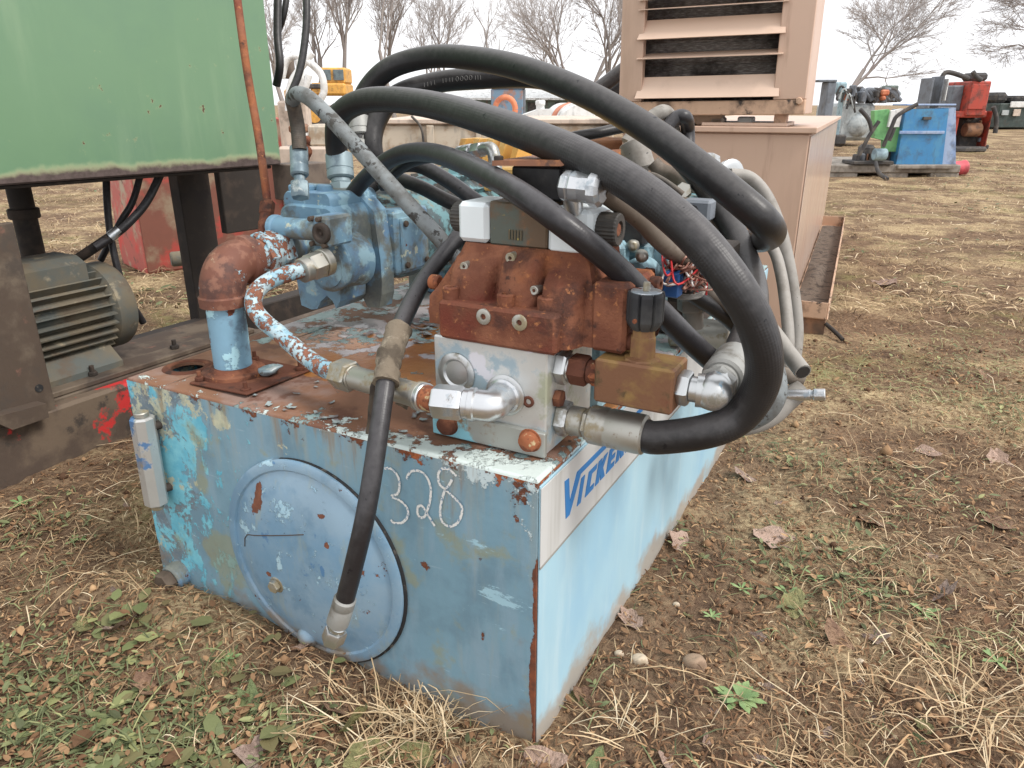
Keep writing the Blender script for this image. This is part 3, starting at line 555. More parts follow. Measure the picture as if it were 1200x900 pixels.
# ---- pump
PXc, PZc = -.905, .845
b = MB(); Y0 = .44
pump_prof = []
def rbox(mb, x0, x1, y0, y1, z0, z1, r, n=6):                     # box with corners rounded about the y axis
    poly = []
    for (cx_, cz_, a0) in ((x1 - r, z1 - r, 0), (x0 + r, z1 - r, 90), (x0 + r, z0 + r, 180), (x1 - r, z0 + r, 270)):
        for k in range(n + 1):
            a = R(a0 + 90 * k / n); poly.append((cx_ + r * math.cos(a), cz_ + r * math.sin(a)))
    m = len(poly); V = []; cxm, czm = (x0 + x1) / 2, (z0 + z1) / 2
    rings = [(y0, .93), (y0 + .008, 1), (y1 - .008, 1), (y1, .93)]
    for (y, sc) in rings: V += [(cxm + (x - cxm) * sc, y, czm + (z - czm) * sc) for x, z in poly]
    Fs = [[j * m + k, j * m + (k + 1) % m, (j + 1) * m + (k + 1) % m, (j + 1) * m + k] for j in range(3) for k in range(m)]
    mb.add(V, Fs, True); mb.add(V[:m], [list(range(m))[::-1]]); mb.add(V[-m:], [list(range(m))])
rbox(b, -1.015, -.800, .46, .60, .755, .955, .05)
b.lathe((-.815, .47, .812), (0, -1, 0), [(-.05, .075), (.02, .066), (.05, .060), (.062, .056), (.062, .03)], 28)
b.lathe((-.975, .47, .83), (0, -1, 0), [(-.05, .07), (.02, .062), (.03, .056)], 28)
rbox(b, -1.00, -.83, .47, .66, .93, .985, .02)
b.jitter(.004, 18)
pump = b.build('pump', M['pump'], unit, sharp=45)
b = MB(); b.lathe((-.812, .43, .815), (0, -1, 0), [(0, .066), (.004, .072), (.016, .072), (.019, .068), (.019, .03)], 36); b.jitter(.002, 30).build('port_flange', M['pump'], pump, sharp=40)
b = MB(); poly = [(-1.04, .73), (-1.02, .69), (-.97, .69), (-.95, .725), (-.91, .735), (-.87, .725), (-.845, .68), (-.835, .660), (-.79, .662), (-.78, .70), (-.777, .74), (-.775, .80), (-.79, .93), (-.83, .965), (-1.0, .965), (-1.04, .92), (-1.045, .78)]
b.prism(poly, lambda x, z: (x, .585, z), lambda x, z: (x, .640, z)); b.jitter(.003, 20).build('mounting_flange', M['pump'], pump)
b = MB(); poly = [(-.985, .78), (-.972, .675), (-.935, .668), (-.915, .672), (-.90, .695), (-.875, .712), (-.855, .700), (-.846, .68), (-.83, .70), (-.82, .78)]
b.prism(poly, lambda x, z: (x, .468, z), lambda x, z: (x, .575, z)); b.jitter(.004, 16); b.build('pump_foot', M['pump'], pump)
cl0, cl1 = U.dp(322, 266, 1.88), U.dp(374, 270, 1.80)
b = MB(); b.cyl(cl0, cl1, .026, 20, bev=.004); b.cyl(cl0 - (cl1 - cl0) * .03, cl0 + (cl1 - cl0) * .10, .031, 20, bev=.004); b.build('control_cylinder', M['pump'], pump)
hc = U.dp(385, 270, 1.80)
b = MB(); b.box(hc[0] - .03, hc[0] + .026, hc[1] - .028, hc[1] + .06, hc[2] - .036, hc[2] + .036, .006); head = b.build('control_head', M['pump'], pump)
b = MB(); b.lathe((hc[0] + .006, hc[1] - .027, hc[2] - .002), (0, -1, 0), [(0, .025), (.010, .025), (.012, .022), (.012, .012), (.004, .010), (.004, .004), (.009, .003)], 24); b.build('adjuster', M['dark_steel'], head)
for (ax_, az_) in ((-.024, .030), (.0, .030), (-.026, -.029), (.012, -.031)):
    MB().cyl((hc[0] + ax_, hc[1] - .02, hc[2] + az_), (hc[0] + ax_, hc[1] - .038, hc[2] + az_), .0065, 10, bev=.001).build('screw', M['dirt_steel'], head)
b = MB(); b.box(-1.0, -.93, .49, .56, .98, .998, .004); b.cyl((-.905, .53, .975), (-.905, .53, 1.0), .022, 16, bev=.004); b.build('top_port', M['pump'], pump)
# side control box with bolted cover
b = MB(); b.box(-.86, -.760, .64, .80, .745, .925, .008); b.jitter(.003, 20); sb = b.build('control_box', M['pump'], pump)
b = MB(); b.box(-.765, -.752, .655, .785, .755, .905, .003); cp = b.build('box_cover', M['pump'], sb)
for (yy, zz) in ((.672, .772), (.768, .772), (.672, .888), (.768, .888)):
    MB().cyl((-.752, yy, zz), (-.743, yy, zz), .009, 10, bev=.002).build('screw', M['dirt_steel'], sb)
# housing and motor behind the pump
b = MB(); b.lathe((-.90, .64, .83), (0, 1, 0), [(0, .10), (.10, .12), (.16, .135), (.30, .140), (.32, .155), (.36, .155)], 32); b.jitter(.004, 14).build('bell_housing', M['teal'], unit, sharp=40)
b = MB(); b.lathe((-.90, 1.0, .83), (0, 1, 0), [(0, .15), (.02, .158), (.62, .158), (.66, .15), (.68, .10)], 36)
mot = b.build('drive_motor', M['teal'], unit, sharp=40)
for k in range(18):
    a = 2 * math.pi * k / 18
    bb = MB(); c0 = np.array([math.cos(a), 0, math.sin(a)]); t0 = np.array([-math.sin(a), 0, math.cos(a)])
    base = np.array([-.90, 0, .83]); V = []
    for y in (1.04, 1.60):
        for (r_, t_) in ((.155, -.004), (.178, -.002), (.178, .002), (.155, .004)): V.append(base + c0 * r_ + t0 * t_ + np.array([0, y, 0]))
    bb.add(V, [[0, 1, 5, 4], [1, 2, 6, 5], [2, 3, 7, 6], [0, 3, 2, 1], [4, 5, 6, 7]]); bb.build('fin', M['teal'], mot)
b = MB(); b.box(-1.03, -.77, 1.05, 1.60, ZT, ZT + .10, .006); b.build('motor_base', M['pump'], unit)

# ---- hose helper: pixel centre line and pixel width give the distance of a hose of known diameter
def hpts(D, L):
    out = []
    for p in L:
        if len(p) == 3: out.append(U.dp(p[0], p[1], D * F / p[2]))
        else: out.append(np.array(p[1:], float))
    return out
def hose(name, D, L, mat, n=20, res=10, parent=None, wiggle=0.0):
    P = hpts(D, L); b = MB(); b.tube(P, D / 2, n, res=res); return b.build(name, mat, parent or unit), P
def fitting(name, p0, d, segs, mat, parent, n=24):
    """segs = [(kind, length, radius)] laid end to end along d"""
    p = np.array(p0, float); d = np.array(d, float) / np.linalg.norm(d); b = MB()
    for (k, L, r) in segs:
        if k == 'h': b.hexn(p, p + d * L, r, min(.004, L * .2), .35)
        elif k == 'f':                                                       # crimped ferrule
            b.lathe(p, d, [(0, r * .86), (.004, r), (L * .3, r), (L * .32, r * .96), (L * .36, r * .96), (L * .38, r), (L * .85, r * 1.01), (L - .003, r * 1.0), (L, r * .88)], n)
        else: b.cyl(p, p + d * L, r, n, bev=min(.002, r * .2))
        p = p + d * L
    return b.build(name, mat, parent, sharp=35), p

# ---- manifold block and bolted plate
mx0, mx1, my0, my1, mz1 = -.268, -.028, .088, .30, .791
b = MB(); b.box(mx0, mx1, my0, my1, ZT + .003, mz1, .003); man = b.build('manifold_block', M['manifold'], unit)
b = MB(); b.box(mx0 - .002, mx1 + .004, my0 - .012, my0 - .0005, ZT + .003, .641, .002); mpl = b.build('manifold_plate', M['manifold_plate'], man)
for (px0, py0, mt) in ((525, 497, 'rust_dark'), (621, 516, 'rust_orange')):
    p = U.pl(px0, py0, 1, my0 - .013)
    b = MB(); b.lathe((p[0], my0 - .012, p[2]), (0, -1, 0), [(0, .0225), (.003, .0225), (.003, .019), (.014, .018), (.018, .012), (.019, .001)], 20); b.jitter(.0015, 60).build('bolt', M[mt], man, sharp=40)
for (px0, py0, r) in ((535, 437, .040), (592, 463, .040)):
    p = U.pl(px0, py0, 1, my0 - .002); MB().lathe((p[0], my0, p[2]), (0, -1, 0), [(-.001, r), (.004, r), (.006, r - .003), (.006, r - .012), (.002, r - .016), (.002, .001)], 32).build('port_seat', M['zinc'], man, sharp=40)
p = U.pl(619, 471, 1, my0 - .002); MB().lathe((p[0], my0, p[2]), (0, -1, 0), [(-.001, .011), (.003, .011), (.003, .006), (-.0005, .005), (-.0005, .001)], 14).build('small_plug', M['rust_dark'], man)
p = U.pl(651, 466, 0, mx1); MB().hexn((mx1, p[1], p[2]), (mx1 + .014, p[1], p[2]), .017, .003).build('hex_plug', M['rust_dark'], man)

# ---- rusty directional valve
fz0, fz1 = .792, .864
b = MB(); b.box(-.247, -.006, .074, .28, fz0, fz1, .006); val = b.build('directional_valve', M['rust'], unit)
def vbody():
    b = MB(); nx, nz = 72, 24; zb_, zt_ = .800, .958; V = []
    def lim(z):
        t = (z - zb_) / (zt_ - zb_)
        xl = -.308 + (.072 * max(0, (t - .35) / .65) ** .8); xr = .052 - (.035 * max(0, (t - .35) / .65)); return xl, xr
    for j in range(nz + 1):
        z = zb_ + (zt_ - zb_) * j / nz; xl, xr = lim(z)
        for i in range(nx + 1):
            s = i / nx; x = xl + (xr - xl) * s; t = j / nz
            y = .128 + .030 * t ** 2
            lob = 0
            for (c, w_, hgt) in ((-.205, .045, .85), (-.105, .042, 1.0), (-.02, .038, .80)):
                if abs(x - c) < w_: lob = max(lob, math.sqrt(1 - ((x - c) / w_) ** 2) * (1 - max(0, t - hgt + .15) / .15 * 1.0 if t > hgt - .15 else 1))
            y -= .040 * max(0, lob) ** .6 * (1 - .35 * t)
            y += .0015 * mnoise.noise(Vector((x * 60, 0, z * 60)))
            if i in (0, nx): y = .16
            V.append((x, y, z))
    m = nx + 1
    Fs = [[j * m + i, j * m + i + 1, (j + 1) * m + i + 1, (j + 1) * m + i] for j in range(nz) for i in range(nx)]
    b.add(V, Fs, True)
    back = .29; bb = len(V)
    ring = [i for i in range(m)] + [j * m + nx for j in range(1, nz + 1)] + [nz * m + i for i in range(nx - 1, -1, -1)] + [j * m for j in range(nz - 1, 0, -1)]
    RV = [V[k] for k in ring]; BV = [(x, back, z) for x, y, z in RV]; r = len(ring)
    b.add(RV + BV, [[k, (k + 1) % r, r + (k + 1) % r, r + k] for k in range(r)]); b.add(BV, [list(range(r))])
    return b
vbm = vbody(); VT = BVHTree.FromPolygons(vbm.v, vbm.f); vb = vbm.build('valve_body', M['rust'], val, sharp=50)
cl_ = U.loc(CAM)
b = MB(); b.box(.035, .100, .125, .275, .796, .918, .007); cap = b.build('end_cap', M['rust'], val)
for (yy, zz) in ((.150, .815), (.150, .895), (.25, .815), (.25, .895)):
    b = MB(); b.lathe((.098, yy, zz), (1, 0, 0), [(0, .016), (.018, .016), (.020, .014), (.020, .008), (.012, .007), (.012, .001)], 18); b.build('cap_bolt', M['rust_dark'], cap, sharp=40)
for (yy, zz) in ((.165, .815), (.165, .872)):
    MB().cyl((-.300, yy, zz), (-.322, yy, zz), .015, 14, bev=.003).build('cap_bolt', M['rust_orange'], val)
for (px0, py0, r) in ((527, 350, .0155), (593, 358, .0165), (641, 362, .0175)):
    p = U.pl(px0, py0, 2, fz1); p[1] = max(p[1], .082 + r)
    b = MB(); b.lathe((p[0], p[1], fz1 - .002), (0, 0, 1), [(0, r), (.022, r), (.024, r - .002), (.024, r * .5), (.014, r * .45), (.014, .001)], 20); b.build('cap_screw', M['rust'], val, sharp=40)
for (px0, py0, r, y_) in ((567, 371, .0145, .0735), (609, 378, .0145, .0735), (599, 302, .0095, .118), (545, 312, .0085, .128), (627, 340, .0085, .112)):
    p = U.pl(px0, py0, 1, y_)
    if y_ > .08:
        h = VT.ray_cast(Vector(cl_), Vector(U.dp(px0, py0, 1.0) - cl_))[0]
        if h: p = np.array(h); y_ = h[1]
    y_ -= .0008 if y_ < .08 else .003
    b = MB(); b.lathe((p[0], y_ + .02, p[2]), (0, -1, 0), [(0, r), (.0215, r), (.0225, r - .0015), (.022, r * .38), (.016, r * .32), (.016, .001)], 20); b.build('steel_plug', M['zinc_dull'], val, sharp=40)
# ---- pilot valve on top of it
b = MB(); b.box(-.184, -.067, .160, .262, .958, 1.036, .003); pil = b.build('pilot_valve', M['brown_plate'], unit)
b = MB(); b.box(-.251, -.186, .156, .266, .959, 1.032, .008); b.build('solenoid_cap', M['white_plastic'], pil)
b = MB(); b.box(-.065, .018, .156, .266, .952, 1.032, .008); b.build('solenoid_cap', M['white_plastic'], pil)
def ribknob(p0, d, r, L, n=26):
    b = MB(); prof = []; p0 = np.array(p0, float); m = n * 2; a = Vector(d).normalized(); u = a.orthogonal().normalized(); w = a.cross(u); V = []
    for (t, k) in ((0, .95), (.003, 1), (L - .003, 1), (L, .93), (L, .55), (L - .006, .5)):
        for i in range(m):
            g = 2 * math.pi * i / m; rr = r * k * (1.0 if i % 2 else .95); V.append(p0 + np.array(a) * t + (np.array(u) * math.cos(g) + np.array(w) * math.sin(g)) * rr)
    b.add(V, [[j * m + i, j * m + (i + 1) % m, (j + 1) * m + (i + 1) % m, (j + 1) * m + i] for j in range(5) for i in range(m)]); b.add(V[-m:], [list(range(m))]); return b
kp = U.pl(690, 265, 1, .20)
k1 = ribknob((.016, .200, .996), (1, 0, 0), .029, .038).build('knob', M['knob'], pil)
MB().cyl((.044, .200, .996), (.052, .200, .996), .012, 14, bev=.002).build('knob_centre', M['rust_dark'], k1)
ribknob((-.250, .210, .996), (-1, 0, 0), .029, .036).build('knob', M['knob'], pil)
pn = U.pl(604, 276, 1, .159); b = MB()
for i in range(5):                                                            # embossed data plate marks
    b.box(pn[0] - .014 + i * .006, pn[0] - .0105 + i * .006, .1575, .1597, pn[2] - .008, pn[2] + .010, .0005)
b.build('data_plate', pmat('plate_yellow', (150, 132, 66), [dict(c=(90, 80, 60), s=40, t=.5)], rough=.6), pil)
# terminal box above it with brown cover, silver conduit connector
b = MB(); b.box(-.160, -.0605, .200, .29, 1.037, 1.096, .004); tb = b.build('terminal_box', M['black_plastic'], unit)
b = MB(); b.box(-.0595, -.040, .20, .27, 1.036, 1.092, .003); b.build('terminal_block', pmat('grey_block', (92, 90, 88), rough=.5), tb)
prof = [(-.180, 1.097), (-.045, 1.101), (-.020, 1.110), (.0, 1.112), (.0, 1.122), (-.024, 1.120), (-.05, 1.111), (-.18, 1.106)]
b = MB(); b.prism(prof, lambda x, z: (x, .165, z), lambda x, z: (x, .33, z)); tc = b.build('terminal_cover', M['cover_brown'], tb)
MB().cyl((-.172, .175, 1.103), (-.172, .175, 1.114), .009, 10, bev=.002).build('cover_screw', M['dark_steel'], tc)
c0, c1 = U.dp(662, 218, 1.255), U.dp(702, 222, 1.225)
b = MB(); dd = c1 - c0; Lc = np.linalg.norm(dd)
b.lathe(c0, dd, [(-.006, .018), (0, .0255), (.010, .027), (.013, .022)], 8, False); b.lathe(c0, dd, [(.012, .024), (.017, .0265), (Lc * .5, .0245), (Lc * .8, .0255)], 8, False); b.lathe(c0, dd, [(Lc * .78, .025), (Lc * .82, .0295), (Lc * 1.04, .0295), (Lc * 1.12, .022)], 12, False)
cn = b.build('conduit_connector', M['zinc_bright'], unit)
b = MB(); b.cyl(c0 + np.array([.012, .012, -.045]), c0 + np.array([.012, .004, -.005]), .017, 16); b.build('connector_neck', M['zinc'], cn)
cnd, _ = hose('conduit', .034, [(703, 223, 23.8), (722, 236, 23), (750, 258, 22), (775, 284, 21.5), (795, 299, 21), (815, 304, 20.5), (832, 298, 19.5)], M['conduit_brown'], 16)

# ---- needle valve on the manifold's upper side port
l1 = U.pl(655, 429, 0, mx1); ny, nz_ = l1[1], l1[2]
fitting('adapter_nut', (mx1, ny, nz_), (1, 0, 0), [('h', .022, .033), ('c', .004, .026)], M['zinc'], unit)
fitting('adapter_rusty', (-.003, ny, nz_), (1, 0, 0), [('h', .034, .029), ('c', .03, .022)], M['rust_dark'], unit)
fitting('adapter_ring', (.038, ny, nz_), (1, 0, 0), [('h', .020, .025)], M['rust_orange'], unit)
b = MB(); b.box(.056, .196, ny - .038, ny + .045, nz_ - .040, nz_ + .040, .004); nv = b.build('needle_valve', M['bronze'], unit)
nx_ = .128; b = MB(); b.lathe((nx_, ny, nz_ + .039), (0, 0, 1), [(0, .033), (.004, .031), (.006, .023), (.04, .022), (.042, .020), (.06, .019)], 8, False); b.build('valve_neck', M['bronze'], nv)
b = MB(); n = 64; V = []; zk = nz_ + .093
for (t, k) in ((0, .72), (.010, .93), (.016, 1), (.058, 1), (.064, .96), (.064, .80)):
    for i in range(n):
        g = 2 * math.pi * i / n; rr = .0315 * k * (1 - .16 * max(0, math.cos(8 * g)) ** 8); V.append((nx_ + rr * math.cos(g), ny + rr * math.sin(g), zk + t))
b.add(V, [[j * n + i, j * n + (i + 1) % n, (j + 1) * n + (i + 1) % n, (j + 1) * n + i] for j in range(5) for i in range(n)]); b.add(V[:n], [list(range(n))[::-1]])
kb = b.build('valve_knob', pmat('knob_black', (44, 45, 48), [dict(c=(84, 84, 82), s=12, t=.58, w=.1, a=.5)], rough=.5, spec=.3), nv)
b = MB(); b.cyl((nx_, ny, zk + .0605), (nx_, ny, zk + .0655), .0262, 32, bev=.001); b.build('knob_disc', M['zinc_bright'], kb)
b = MB(); b.cyl((nx_, ny, zk + .065), (nx_, ny, zk + .080), .006, 12, bev=.001); b.build('stem', M['zinc_dull'], kb)
b = MB(); b.cyl((nx_ - .006, ny - .031, zk + .02), (nx_ - .006, ny - .0345, zk + .02), .004, 10); b.build('set_screw', M['rust_orange'], kb)
# elbow on its outlet, turning up and away to the hose
o1 = np.array([.196, ny, nz_])
fitting('outlet_nut', o1, (1, 0, 0), [('h', .020, .031), ('c', .016, .022)], M['zinc'], unit)
ec = np.array([.252, ny + .003, nz_]); ed = U.dp(868, 413, 1.37) - ec; edn = ed / np.linalg.norm(ed)
b = MB(); b.tube([np.array([.226, ny, nz_]), ec - np.array([.012, 0, 0]), ec + edn * .002, ec + edn * .03], .029, 10, res=4, smooth=False); b.ball(ec, .0315, 14, 10); b.jitter(.002, 30)
eo = b.build('outlet_elbow', M['zinc'], unit, sharp=40)
_, pe = fitting('outlet_ferrule', ec + edn * .02, edn, [('h', .022, .033), ('c', .012, .029), ('f', .085, .037)], M['ferrule_grey'], unit)
# lower side port: big hose to the pump
l2 = U.pl(655, 489, 0, mx1); fy, fz = l2[1], l2[2]
fitting('port_nut', (mx1, fy, fz), (1, 0, 0), [('h', .024, .034)], M['zinc'], unit)
fitting('swivel', (-.004, fy, fz), (1, 0, 0), [('c', .030, .028), ('h', .010, .031)], M['zinc_dull'], unit)
fitting('hose_ferrule', (.035, fy, fz), (1, 0, 0), [('f', .108, .0365)], M['zinc_dull'], unit)
LF = ('L', .135, fy, fz); LF2 = ('L', .165, fy, fz)

# ---- big hoses
BD = .060
hose('hose', BD, [(400, 205, 25), (394, 170, 25.5), (397, 138, 26.5), (418, 121, 27.5), (455, 116.5, 29), (520, 126, 32), (620, 158, 38.5), (720, 203, 43), (800, 262, 45), (858, 330, 46), (891, 395, 45), (893, 447, 43), (868, 487, 41.5), (830, 505, 41), LF2, LF], M['rubber_braid'], 28, 12)
hose('hose', BD, [(420, 175, 24), (421, 140, 24), (428, 110, 24), (452, 83, 24.5), (487, 69.5, 25), (530, 66, 26), (600, 77, 28.5), (680, 107, 31.5), (760, 152, 34), (830, 204, 36), (876, 241, 37), (898, 262, 36.5), (904, 274, 33.5), (893, 281, 29), (870, 284, 25), (840, 292, 22.5), (815, 305, 22)], M['rubber'], 28, 12)
h3o, _ = hose('hose', BD, [(452, 205, 23.5), (437, 178, 24), (440, 145, 24), (463, 113, 24), (510, 97, 24), (560, 92, 24.5), (620, 90, 25), (665, 99, 25.5), (710, 119, 26), (760, 154, 26.5), (800, 187, 27), (838, 234, 28), (864, 280, 29), (881, 325, 30.5), (884, 362, 33), ('L', *(pe + edn * .05 + np.array([0, 0, .012]))), ('L', *(pe + edn * .01)), ('L', *(pe - edn * .015))], M['rubber'], 24, 10)
hose('hose', .043, [(408, 234, 18.5), (430, 207, 19), (462, 184, 20.5), (497, 178, 22), (540, 190, 25), (600, 221, 29), (660, 263, 30.5), (720, 311, 29.5), (770, 361, 28.5), (812, 403, 27), (850, 436, 26), (880, 462, 25)], M['rubber_smooth'], 22, 12)
hose('hose', BD, [(835, 320, 27), (870, 365, 28), (895, 410, 29), (907, 448, 30), (900, 476, 30), (872, 492, 29.5), (838, 492, 29)], M['rubber_paint'], 22, 10)
hose('hose', .040, [(440, 214, 17), (462, 197, 17), (490, 194, 17), (525, 212, 17.5), (560, 237, 18), (600, 262, 18)], M['rubber_smooth'], 18, 10)
hose('hose', .040, [(430, 222, 16), (455, 208, 16), (490, 218, 16.5), (530, 238, 17), (570, 250, 17)], M['rubber'], 18, 10)
hose('hose', .030, [(640, 172, 12.5), (665, 162, 12.5), (700, 156, 12.5), (735, 149, 12.3), (765, 152, 12), (790, 175, 12)], M['rubber'], 14, 8)
# faded print along one hose
HT = BVHTree.FromPolygons([tuple(v.co) for v in h3o.data.vertices], [tuple(p.vertices) for p in h3o.data.polygons]); cl0_ = U.loc(CAM)
def onhose(px0, py0):
    d = U.dp(px0, py0, 1.0) - cl0_; h = HT.ray_cast(Vector(cl0_), Vector(d))
    return None if h[0] is None else np.array(h[0]) + np.array(h[1]) * .0008
def mark(L, wd=.0016):
    P = [onhose(*p) for p in L]
    if any(p is None for p in P): return
    MB().tube(P, wd, 4).build('print_mark', M['print'], h3o)
M['print'] = pmat('print', (112, 110, 108), rough=.7)
for i in range(4):
    c_ = (536 + i * 5.2, 92.5 - i * .5); mark([(c_[0] + 1.7 * math.cos(t), c_[1] + 2.6 * math.sin(t)) for t in np.linspace(0, 6.283, 9)], .0009)
for x_, y_ in ((519, 94.5), (522.5, 94), (527, 93.6), (530, 93.2), (557, 91), (560, 90.8), (563, 90.8), (509, 96.5), (505, 97.5), (501, 98.5), (497, 99.5)): mark([(x_, y_ - 2.4), (x_ + .4, y_ + 2.4)], .0009)
# fittings at the pump ends of those hoses
def vfit(px0, py0, w_, py1, D, mat='ferrule_paint'):
    a = U.dp(px0, py0, D * F / w_); c_ = U.dp(px0 + 4, py1, D * F / w_); L = np.linalg.norm(c_ - a)
    return fitting('hose_ferrule', c_, a - c_, [('h', .03, D * .60), ('c', .014, D * .45), ('f', L - .044, D * .62)], M[mat], unit)
vfit(397, 180, 25.2, 228, BD); vfit(420, 138, 24, 178, BD, 'ferrule_grey')
# free end hose hanging over the front, bound with cloth tape
fh, FP = hose('front_hose', .036, [(552, 262, 19), (523, 294, 19.8), (494, 333, 20.5), (470, 380, 21.5), (457, 420, 22.3), (449, 470, 23), (439, 540, 23.5), (428, 605, 23.6), (414, 665, 23), (404, 704, 22.5)], M['rubber_smooth'], 22, 12)
d_ = FP[-1] - FP[-2]; fitting('front_hose_ferrule', FP[-1] - d_ / np.linalg.norm(d_) * .008, d_ + np.array([-.004, 0, 0]), [('f', .068, .0215)], M['ferrule_grey'], fh)
nd = d_ / np.linalg.norm(d_) + np.array([-.12, 0, 0]); fitting('swivel_nut', FP[-1] + d_ / np.linalg.norm(d_) * .060, nd, [('c', .012, .017), ('h', .034, .0225)], M['zinc'], fh)
fs_ = spline(FP, 24); tp = [p for p in fs_ if 384 < projl(p)[1] < 452][::2]
b = MB(); b.tube(tp, .0245, 20, rfun=lambda t: 1 + .05 * math.sin(t * 40) + .05 * math.sin(t * 13 + 1)); b.jitter(.003, 60); b.jitter(.0022, 25).build('cloth_tape', M['tape'], fh)
tl = hpts(.036, [(470, 445, 21.8), (476, 460, 21.8), (470, 476, 21.8)]); b = MB(); b.tube(tl, .012, 8, res=4, flat=.4); b.jitter(.006, 50).build('tape_end', M['tape'], fh)
tl = hpts(.036, [(448, 438, 22), (440, 460, 22), (437, 485, 22), (434, 508, 22)])
b = MB(); b.tube(tl, .013, 10, res=6, flat=.35, rfun=lambda t: 1.0 - .3 * t); b.jitter(.004, 45).build('cloth_strip', M['tape_dark'], fh)
# grey painted hose on the pump: vertical run and the long diagonal
v0 = U.dp(352, 232, 1.86); v1 = U.dp(350, 168, 1.88)
fitting('pump_hose_fitting', v0, v1 - v0, [('h', .042, .024), ('c', .016, .014), ('f', .078, .0225)], M['ferrule_paint'], unit)
hose('pump_hose', .036, [(351, 176, 16.8), (349, 150, 16.8), (345, 128, 17), (343, 116, 17.2), (350, 110, 17.6)], M['rubber_mud'], 18, 10)
hose('pump_hose', .036, [(343, 117, 17.2), (350, 110, 17.8), (366, 118, 18.2), (400, 152, 18.6), (440, 197, 19), (480, 241, 19.4), (512, 276, 19.6), (535, 303, 19.6), (560, 330, 19.6)], M['rubber_paint'], 18, 10)

# ---- thin return pipe looping from the pump to the manifold
nut0 = U.dp(384, 306, 1.80); nut1 = U.dp(352, 318, 1.74)
fitting('pipe_nut', nut0, nut1 - nut0, [('c', .02, .034), ('h', .040, .033), ('c', .022, .029)], M['zinc_dull'], unit)
RP = [U.dp(*p) for p in ((362, 314, 1.76), (340, 320, 1.73), (318, 328, 1.71), (301, 341, 1.69), (297, 358, 1.68), (308, 375, 1.665), (330, 393, 1.65), (355, 415, 1.62), (378, 431, 1.58), (400, 438, 1.54))]
b = MB(); b.tube(RP, .0195, 18, res=10); b.build('return_pipe', M['pipe_flake'], unit)
r0, r1 = U.dp(396, 437, 1.545), U.dp(513, 470, 1.352); rd = r1 - r0; rdn = rd / np.linalg.norm(rd); RL = np.linalg.norm(rd)
fitting('pipe_coupling', r0, rdn, [('h', .052, .033), ('c', .006, .026)], M['zinc_dull'], unit)
fitting('pipe_sleeve', r0 + rdn * .058, rdn, [('c', RL - .058 - .052, .024), ('c', .012, .028)], M['zinc_dull'], unit)
fitting('rusty_collar', r0 + rdn * (RL - .045), rdn, [('c', .014, .0275)], M['zinc_bright'], unit)
fitting('rusty_nipple', r0 + rdn * (RL - .033), rdn, [('c', .033, .024)], M['rust_orange'], unit)
ep = U.pl(592, 463, 1, my0); eE = np.array([ep[0], my0 - .050, ep[2] - .004]); eA = r1
b = MB(); dA = eE - eA; dA /= np.linalg.norm(dA); LA = np.linalg.norm(eE - eA)
b.hexn(eA - dA * .008, eA + dA * .048, .0325, .005, .2); b.cyl(eA + dA * .045, eA + dA * .060, .0245, 20); b.lathe(eA + dA * .058, dA, [(0, .025), (.003, .031), (.012, .0315), (.016, .028)], 20)
b.tube([eA + dA * .05, eA + dA * (LA * .72), eE, np.array([ep[0], my0 - .02, ep[2]]), np.array([ep[0], my0 + .002, ep[2]])], .0285, 20, res=5)
b.lathe((ep[0], my0, ep[2]), (0, -1, 0), [(0, .034), (.010, .034), (.013, .030)], 24)
b.build('chrome_elbow', M['zinc_bright'], unit, sharp=40)

# ---- blue casting, junction of wires, pipe behind the needle valve
q = U.dp(738, 305, 1.52); b = MB(); b.box(q[0] - .09, q[0] + .05, q[1] - .02, q[1] + .14, q[2] - .13, q[2] + .045, .012); b.box(q[0] - .02, q[0] + .045, q[1] - .05, q[1] + .05, q[2] - .12, q[2] - .015, .012); b.jitter(.008, 12)
cst = b.build('blue_casting', M['casting'], unit)
for (a, c_) in ((760, 321), (748, 345)):
    w_ = U.dp(a, c_, 1.44); MB().hexn(w_, w_ + np.array([.004, -.018, 0]), .016, .003).build('rust_bolt', M['rust_dark'], cst)
q = U.dp(770, 300, 1.50); b = MB(); b.prism([(-.018, -.02), (.018, -.02), (.014, .012), (.006, .03), (-.004, .045), (-.014, .03)], lambda x, z: (q[0] + x, q[1], q[2] + z), lambda x, z: (q[0] + x, q[1] + .02, q[2] + z)); b.build('bracket_ear', M['casting'], cst)
q = U.dp(800, 345, 1.62); b = MB(); b.box(q[0] - .06, q[0] + .08, q[1], q[1] + .16, q[2] - .02, q[2] + .10, .005); wb = b.build('wiring_box', M['dark_steel'], unit)
q = U.dp(786, 332, 1.40); b = MB(); b.box(q[0] - .016, q[0] + .016, q[1], q[1] + .03, q[2] - .028, q[2] + .02, .003); b.build('blue_terminal', M['blue_wire'], wb)
q = U.dp(834, 315, 1.38); b = MB(); b.box(q[0] - .017, q[0] + .017, q[1], q[1] + .02, q[2] - .012, q[2] + .010, .003); b.build('yellow_terminal', M['yellow'], wb)
q = U.dp(790, 269, 1.45); b = MB(); b.box(q[0] - .022, q[0] + .016, q[1], q[1] + .02, q[2] - .011, q[2] + .011, .005); b.build('red_terminal', M['red_wire'], wb)
rw = random.Random(3)
